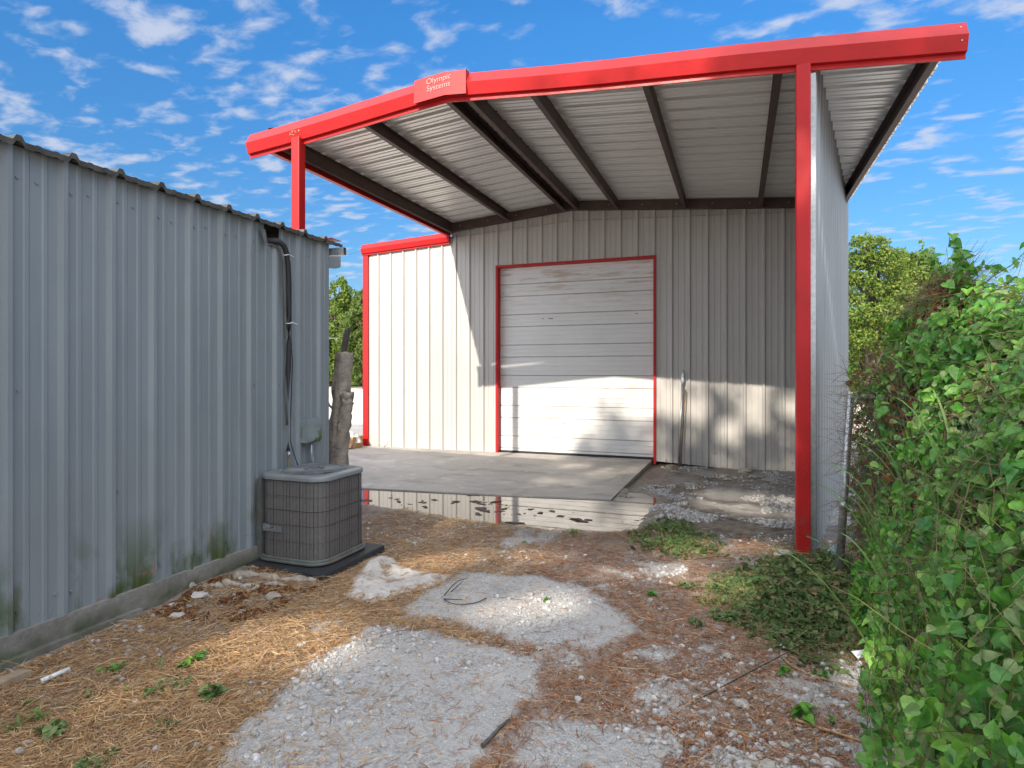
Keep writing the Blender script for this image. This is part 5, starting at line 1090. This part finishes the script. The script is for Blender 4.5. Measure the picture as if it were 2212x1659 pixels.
# tangle round the fence end
n = 4200; p = np.stack([rng.uniform(.85, 1.35, n), rng.uniform(4.95, 5.65, n), rng.uniform(.1, 1.72, n)], 1); kk = (p[:, 2] < 1.45 + .3 * fbm(p[:, 0] * 6, p[:, 1] * 6, 121, 2)) & (rng.random(n) < .25 + .75 * sstep(.42, .6, fbm(p[:, 0] * 5 + p[:, 1] * 3, p[:, 2] * 4, 123, 2)) * (.4 + .6 * sstep(.9, 1.5, p[:, 2]))); p = p[kk]
g_ = rng.random(len(p)) < .62
leaves_at('fence_foliage', p[g_], np.array([[-.5, -.5, .6]]), np.full(g_.sum(), .052), M['vine'], VT, .6, dr); leaves_at('fence_dead_foliage', p[~g_], np.array([[-.5, -.5, .5]]), np.full((~g_).sum(), .048), M['deadleaf'], VT, .9, dr)
n = 1900; K_ = 5; q0 = np.stack([rng.uniform(.82, 1.3, n), rng.uniform(4.95, 5.6, n), rng.uniform(.2, 1.6, n)], 1); d = rng.normal(size=(n, 3)) * [1, .6, 1]; d /= np.linalg.norm(d, axis=1)[:, None]; V = np.zeros((n, K_, 3, 3)); rr = .0022 * rng.uniform(.5, 1.4, n)
for q in range(K_):
    a = np.cross(d, [.3, .2, .9]); a /= np.linalg.norm(a, axis=1)[:, None] + 1e-9; b2 = np.cross(d, a)
    for s_ in range(3): th = 2 * math.pi * s_ / 3; V[:, q, s_] = q0 + (a * math.cos(th) + b2 * math.sin(th)) * (rr * (1 - .15 * q))[:, None]
    q0 = q0 + d * .07 * rng.uniform(.5, 1.3, n)[:, None]; d = d + .35 * rng.normal(size=(n, 3)) + np.array([0, 0, -.1]); d /= np.linalg.norm(d, axis=1)[:, None]
f = np.array([(q * 3 + s_, q * 3 + (s_ + 1) % 3, (q + 1) * 3 + (s_ + 1) % 3, (q + 1) * 3 + s_) for q in range(K_ - 1) for s_ in range(3)])[None] + (np.arange(n) * K_ * 3)[:, None, None]
npmesh('fence_twigs', V.reshape(-1, 3), f.reshape(-1, 4), M['stem'], VT)
# tall grass blades
G = MB()
for q in range(38):
    y0 = rng.uniform(2.9, 4.6); t0 = rng.uniform(.2, .62); x0, z0 = hedge_pt(np.array(y0), np.array(t0)); x0 = float(x0) - .05; z0 = float(z0) - .25; l_ = rng.uniform(.35, .75); a = rng.normal(2.6, .8); dx_, dy_ = math.cos(a), math.sin(a) * .7; vs = []
    for t_ in np.linspace(0, 1, 7):
        w_ = .009 * (1 - t_) ** .6 + .0006; cx_, cy_, cz_ = x0 + dx_ * l_ * t_ * .55, y0 + dy_ * l_ * t_ * .55, z0 + l_ * (t_ * .95 - .42 * t_ * t_); vs += [(cx_ - dy_ * w_, cy_ + dx_ * w_, cz_), (cx_ + dy_ * w_, cy_ - dx_ * w_, cz_ + .003)]
    G.add(vs, [(2 * k, 2 * k + 1, 2 * k + 3, 2 * k + 2) for k in range(6)])
tag(G.build('tall_grass', M['grass']), 'tuft of long arching green grass blades growing through the vines', 'grass')

# ================================================================== TREES
def tree(label, x, y, h, blobs, nleaf, ls, m, group, tr=.18, seed=0, g=-.05, rej=None, bark='bark2', name='tree'):
    r_ = np.random.default_rng(seed); T_ = thing(name, (x, y, g), label, 'tree', group)
    mb = MB(); pts = [(x, y, g - .1)]; px_, py_ = x, y
    for q in range(1, 7): px_ += r_.normal() * .12 * h / 8; py_ += r_.normal() * .1; pts.append((px_, py_, g + h * .8 * q / 6))
    mb.tube(pts, [tr * (1 - .12 * q) for q in range(7)], 10)
    for (bx_, by_, bz_, rx, ry, rz) in blobs:
        k = int(np.clip((bz_ * .62) / (h * .8) * 6, 1, 5)); s_ = Vector(pts[k]); e_ = Vector((x + bx_, y + by_, g + bz_)); mdl = s_.lerp(e_, .5) + Vector((0, 0, .1 * h * r_.random() * .5)); mb.tube([s_, mdl, e_], [tr * .42, tr * .28, tr * .1], 6)
    mb.build('trunk', M[bark], T_)
    vol = np.array([b[3] * b[4] * b[5] for b in blobs]) ** .8; vol /= vol.sum(); P_ = []
    for b, vv in zip(blobs, vol):
        n_l = int(nleaf * vv); d = r_.normal(size=(n_l, 3)); d /= np.linalg.norm(d, axis=1)[:, None]; rad = (.45 + .55 * r_.random(n_l) ** .6)
        lob = 1 + .45 * (fbm(d[:, 0] * 2.3 + b[0] * 3 + seed, d[:, 2] * 2.3 + d[:, 1] * 1.7 + b[2], seed + 5, 3) - .5) * 2
        P_.append(np.array([x + b[0], y + b[1], g + b[2]]) + d * rad[:, None] * lob[:, None] * np.array(b[3:6]))
    p = np.concatenate(P_)
    # clumping
    cl_ = fbm(p[:, 0] * 1.6 / max(.6, ls * 5) + p[:, 1] * .7, p[:, 2] * 1.9 / max(.6, ls * 5) - p[:, 1] * .5, seed + 9, 3); p = p[(cl_ > .45 + .06 * r_.normal(size=len(p)))]
    if rej is not None: p = p[~rej(p)]
    n_l = len(p); QV = np.array([(-.5, 0, 0), (0, -.27, .06), (.5, 0, -.05), (0, .27, .06)]); rot = rand_rot(n_l, r_); v, f = instance(QV, np.array([(0, 1, 2, 3)]), p, rot, ls * r_.uniform(.6, 1.4, n_l)); npmesh('crown', v, f, M[m], T_); return T_
def crown(h, w_, n, seed, base=.3):
    r_ = np.random.default_rng(seed); o = [(0, 0, h * .55, w_ * .75, w_ * .75, h * .38)]
    for q in range(n): a = r_.uniform(0, 6.28); zz = r_.uniform(base, .92); rr = w_ * .75 * (1 - abs(zz - .5) * .9); s_ = r_.uniform(.22, .42); o.append((rr * math.cos(a), rr * math.sin(a), h * zz, w_ * s_, w_ * s_, w_ * s_ * .8))
    o.append((0, 0, h * .9, w_ * .28, w_ * .28, h * .12)); return o
def ray_xy(px, fwd):
    u = (px * 2400 / 2212 - 1200) / 1409.8; c, s = math.cos(YAW), math.sin(YAW); return fwd * (u * c - s), fwd * (u * s + c)
def hgt(py, fwd): return CAMZ + (872 - py * 2400 / 2212) / 1409.8 * fwd
FT = 'trees beyond the buildings'
x, y = ray_xy(733, 62); tree('tall yellow green tree seen between shed and building', x, y, hgt(598, 62), crown(hgt(598, 62), 3.0, 18, 3, .12), 34000, .34, 'treeA', FT, .3, 3)
x, y = ray_xy(790, 58); tree('darker green tree beside the red corner trim', x, y, hgt(622, 58), crown(hgt(622, 58), 2.7, 16, 5, .10), 30000, .32, 'treeB', FT, .3, 5)
x, y = ray_xy(700, 66); tree('green tree mostly hidden behind the shed end', x, y, hgt(640, 66), crown(hgt(640, 66), 3.2, 14, 8, .1), 20000, .34, 'treeB', FT, .3, 8)
x, y = ray_xy(752, 74); tree('low dark tree behind the two trees at the left gap', x, y, hgt(700, 74), crown(hgt(700, 74), 6.5, 20, 9, .05), 36000, .42, 'treeC', FT, .3, 9)
x, y = ray_xy(1860, 31); tree('yellow green tree beside the screen wall at right', x, y, hgt(505, 31), crown(hgt(505, 31), 2.6, 18, 13, .12), 42000, .17, 'treeA', FT, .25, 13)
x, y = ray_xy(1990, 36); tree('rounded yellow green tree behind the vine bank', x, y, hgt(530, 36), crown(hgt(530, 36), 2.9, 18, 15, .12), 42000, .19, 'treeA', FT, .25, 15)
x, y = ray_xy(1905, 42); tree('mid green tree between the two yellow green trees at right', x, y, hgt(600, 42), crown(hgt(600, 42), 4.0, 16, 17, .08), 34000, .24, 'treeB', FT, .25, 17)
x, y = ray_xy(2235, 40); tree('small yellowish tree at the right edge over the vines', x, y, hgt(600, 40), crown(hgt(600, 40), 3.0, 12, 19, .2), 20000, .22, 'treeA', FT, .25, 19)
x, y = ray_xy(2080, 52); tree('low green tree far behind the vine bank', x, y, hgt(640, 52), crown(hgt(640, 52), 5.0, 12, 23, .08), 16000, .36, 'treeB', FT, .25, 23)
x, y = ray_xy(600, 80); tree('distant dark tree hidden by the shed', x, y, 9, crown(9, 7, 12, 25, .05), 9000, .5, 'treeC', FT, .25, 25)

# trees behind the camera that shade the drive (sun comes over and through them)
def inv(p):   # coordinates that stay fixed along a sun ray
    return p[:, 0] - TANAZ * p[:, 1], p[:, 2] + TANEL * p[:, 1]
patches = []
def patch(px, py, ra, rb, z=-.06, q=.96):
    x, y = P(px, py, z); patches.append((x - TANAZ * y, z + TANEL * y, ra, rb, q))
patch(600, 1390, .45, .13); patch(520, 1415, .25, .10); patch(700, 1345, .2, .08, q=.8); patch(930, 1215, .20, .14); patch(1010, 1200, .16, .10, q=.85); patch(1170, 1200, .22, .10, q=.85)
patch(1100, 1325, .25, .09, q=.8); patch(1190, 1300, .22, .12, q=.9); patch(1480, 1240, .22, .13); patch(1560, 1270, .18, .17); patch(1500, 1185, .26, .12); patch(1640, 1185, .22, .10); patch(1845, 1450, .12, .12); patch(1330, 1235, .2, .09, q=.7)
patch(1560, 1090, .34, .14); patch(1650, 1110, .3, .12, q=.85); patch(2050, 1000, .2, .2, .8, .85); patch(2150, 850, .3, .3, 1.2, .8); patch(1950, 1150, .15, .15, .3, .7); patch(2100, 640, .3, .3, 1.5, .8)
for k in range(len(patches)): patches[k] = (*patches[k][:4], 1.0 if patches[k][4] > .84 else .93)
patches = [(a_, b_, ra * 1.45, rb * 1.45, q) for a_, b_, ra, rb, q in patches]
def wallpatch(x, y, z, ra, rb, q=.95): patches.append((x - TANAZ * y, z + TANEL * y, ra, rb, q))
wallpatch(-3.85, 11.1, .7, .72, .95, .98); wallpatch(-2.62, 11.1, 1.0, .15, .24); wallpatch(-1.72, 11.1, 1.02, .32, .30); wallpatch(-2.9, 11.1, .2, .18, .12, .6); wallpatch(-1.5, 11.1, .4, .12, .2, .7)
wallpatch(-1.05, 11.0, 1.05, .35, .26); wallpatch(-.62, 11.0, .95, .18, .32); wallpatch(-.15, 11.0, .6, .22, .26); wallpatch(.25, 11.0, .85, .22, .30, .9); wallpatch(-.75, 11.0, .45, .18, .16, .7); wallpatch(.90, 11.0, 1.0, .2, .22); wallpatch(.85, 11.0, .05, .15, .15, .8); wallpatch(1.3, 11.0, .4, .25, .3, .9)
for x, y, ra in ((-2.7, 10.0, .35), (-2.1, 9.3, .3), (-2.5, 8.6, .35), (-1.8, 9.9, .3), (-.1, 8.6, .45), (.4, 8.3, .35)): wallpatch(x, y, -.03, ra * 1.25, .18, .93)
for t_, z_ in ((.25, 2.6), (.65, 1.2), (.15, 1.1), (.9, 2.6), (.45, 3.5)):
    q_ = A0.lerp(A1, t_); wallpatch(q_.x, q_.y, z_, .045, .16, .75)
def rej(p):
    a, b = inv(p); k = np.zeros(len(p), bool); rr_ = np.random.default_rng(5); u_ = rr_.random(len(p))
    for pa, pb, ra, rb, q in patches: d_ = ((a - pa) / ra) ** 2 + ((b - pb) / rb) ** 2; k |= (d_ < 1) & (u_ < q)
    edge = 5.9 + .7 * (fbm(a * 1.1, b * 1.1, 201, 3) - .5)
    k |= (b > edge) & (a < -4.65 + .3 * (fbm(a * 3, b * 3, 203, 2) - .5))
    k |= (b > 7.55 + .5 * (fbm(a * 2, b, 205, 2) - .5)) & (u_ < .80) & ~((a > -.5) & (a < .3)) & (a < -1.6 + 1.2 * fbm(b, a, 207, 2)); k |= (b > 7.2) & (a > -3) & (u_ < .45) & ~((a > -.5) & (a < .3)); k |= (b > 7.9) & (u_ < .75) & ~((a > -.5) & (a < .3)); k |= (a > -.5) & (a < .3) & (b > 6) & (u_ < .35)
    return k
BT = 'shade trees behind the viewpoint'
def btree(label, x, y, blobs, n, seed): return tree(label, x, y, 13, blobs, n, .20, 'treeB', BT, .25, seed, -.1, rej)
btree('tall leafy shade tree standing left behind the viewpoint', -6.2, -14, [(0, 0, 11, 2.8, 1.5, 3.2), (-1.2, .3, 9, 2.2, 1.2, 2.2), (1.2, 0, 13.6, 2.2, 1.2, 2.2), (2.0, 0, 10, 1.8, 1.2, 2.6)], 30000, 51)
btree('tall leafy shade tree standing straight behind the viewpoint', -2.3, -14.6, [(0, 0, 11.2, 2.7, 1.5, 3.6), (-1.2, 0, 14.2, 2.2, 1.3, 2.2), (1.3, 0, 14.6, 2.2, 1.3, 2.2), (0, 0, 9, 2.4, 1.3, 2), (.05, 0, 16.6, .9, .8, 1.9)], 45000, 53)
btree('tall leafy shade tree standing right behind the viewpoint', 1.6, -14, [(0, 0, 11.2, 2.7, 1.5, 3.6), (-1.2, 0, 14.4, 2.2, 1.3, 2.3), (1.3, 0, 14.2, 2.2, 1.3, 2.2), (0, 0, 9, 2.4, 1.3, 1.8)], 42000, 55)
btree('far right leafy shade tree behind the viewpoint', 5.0, -14.4, [(0, 0, 10, 2.6, 1.5, 3.5), (-1.0, 0, 12.2, 1.8, 1.2, 2.2)], 20000, 57)
print('objects', len(bpy.data.objects))
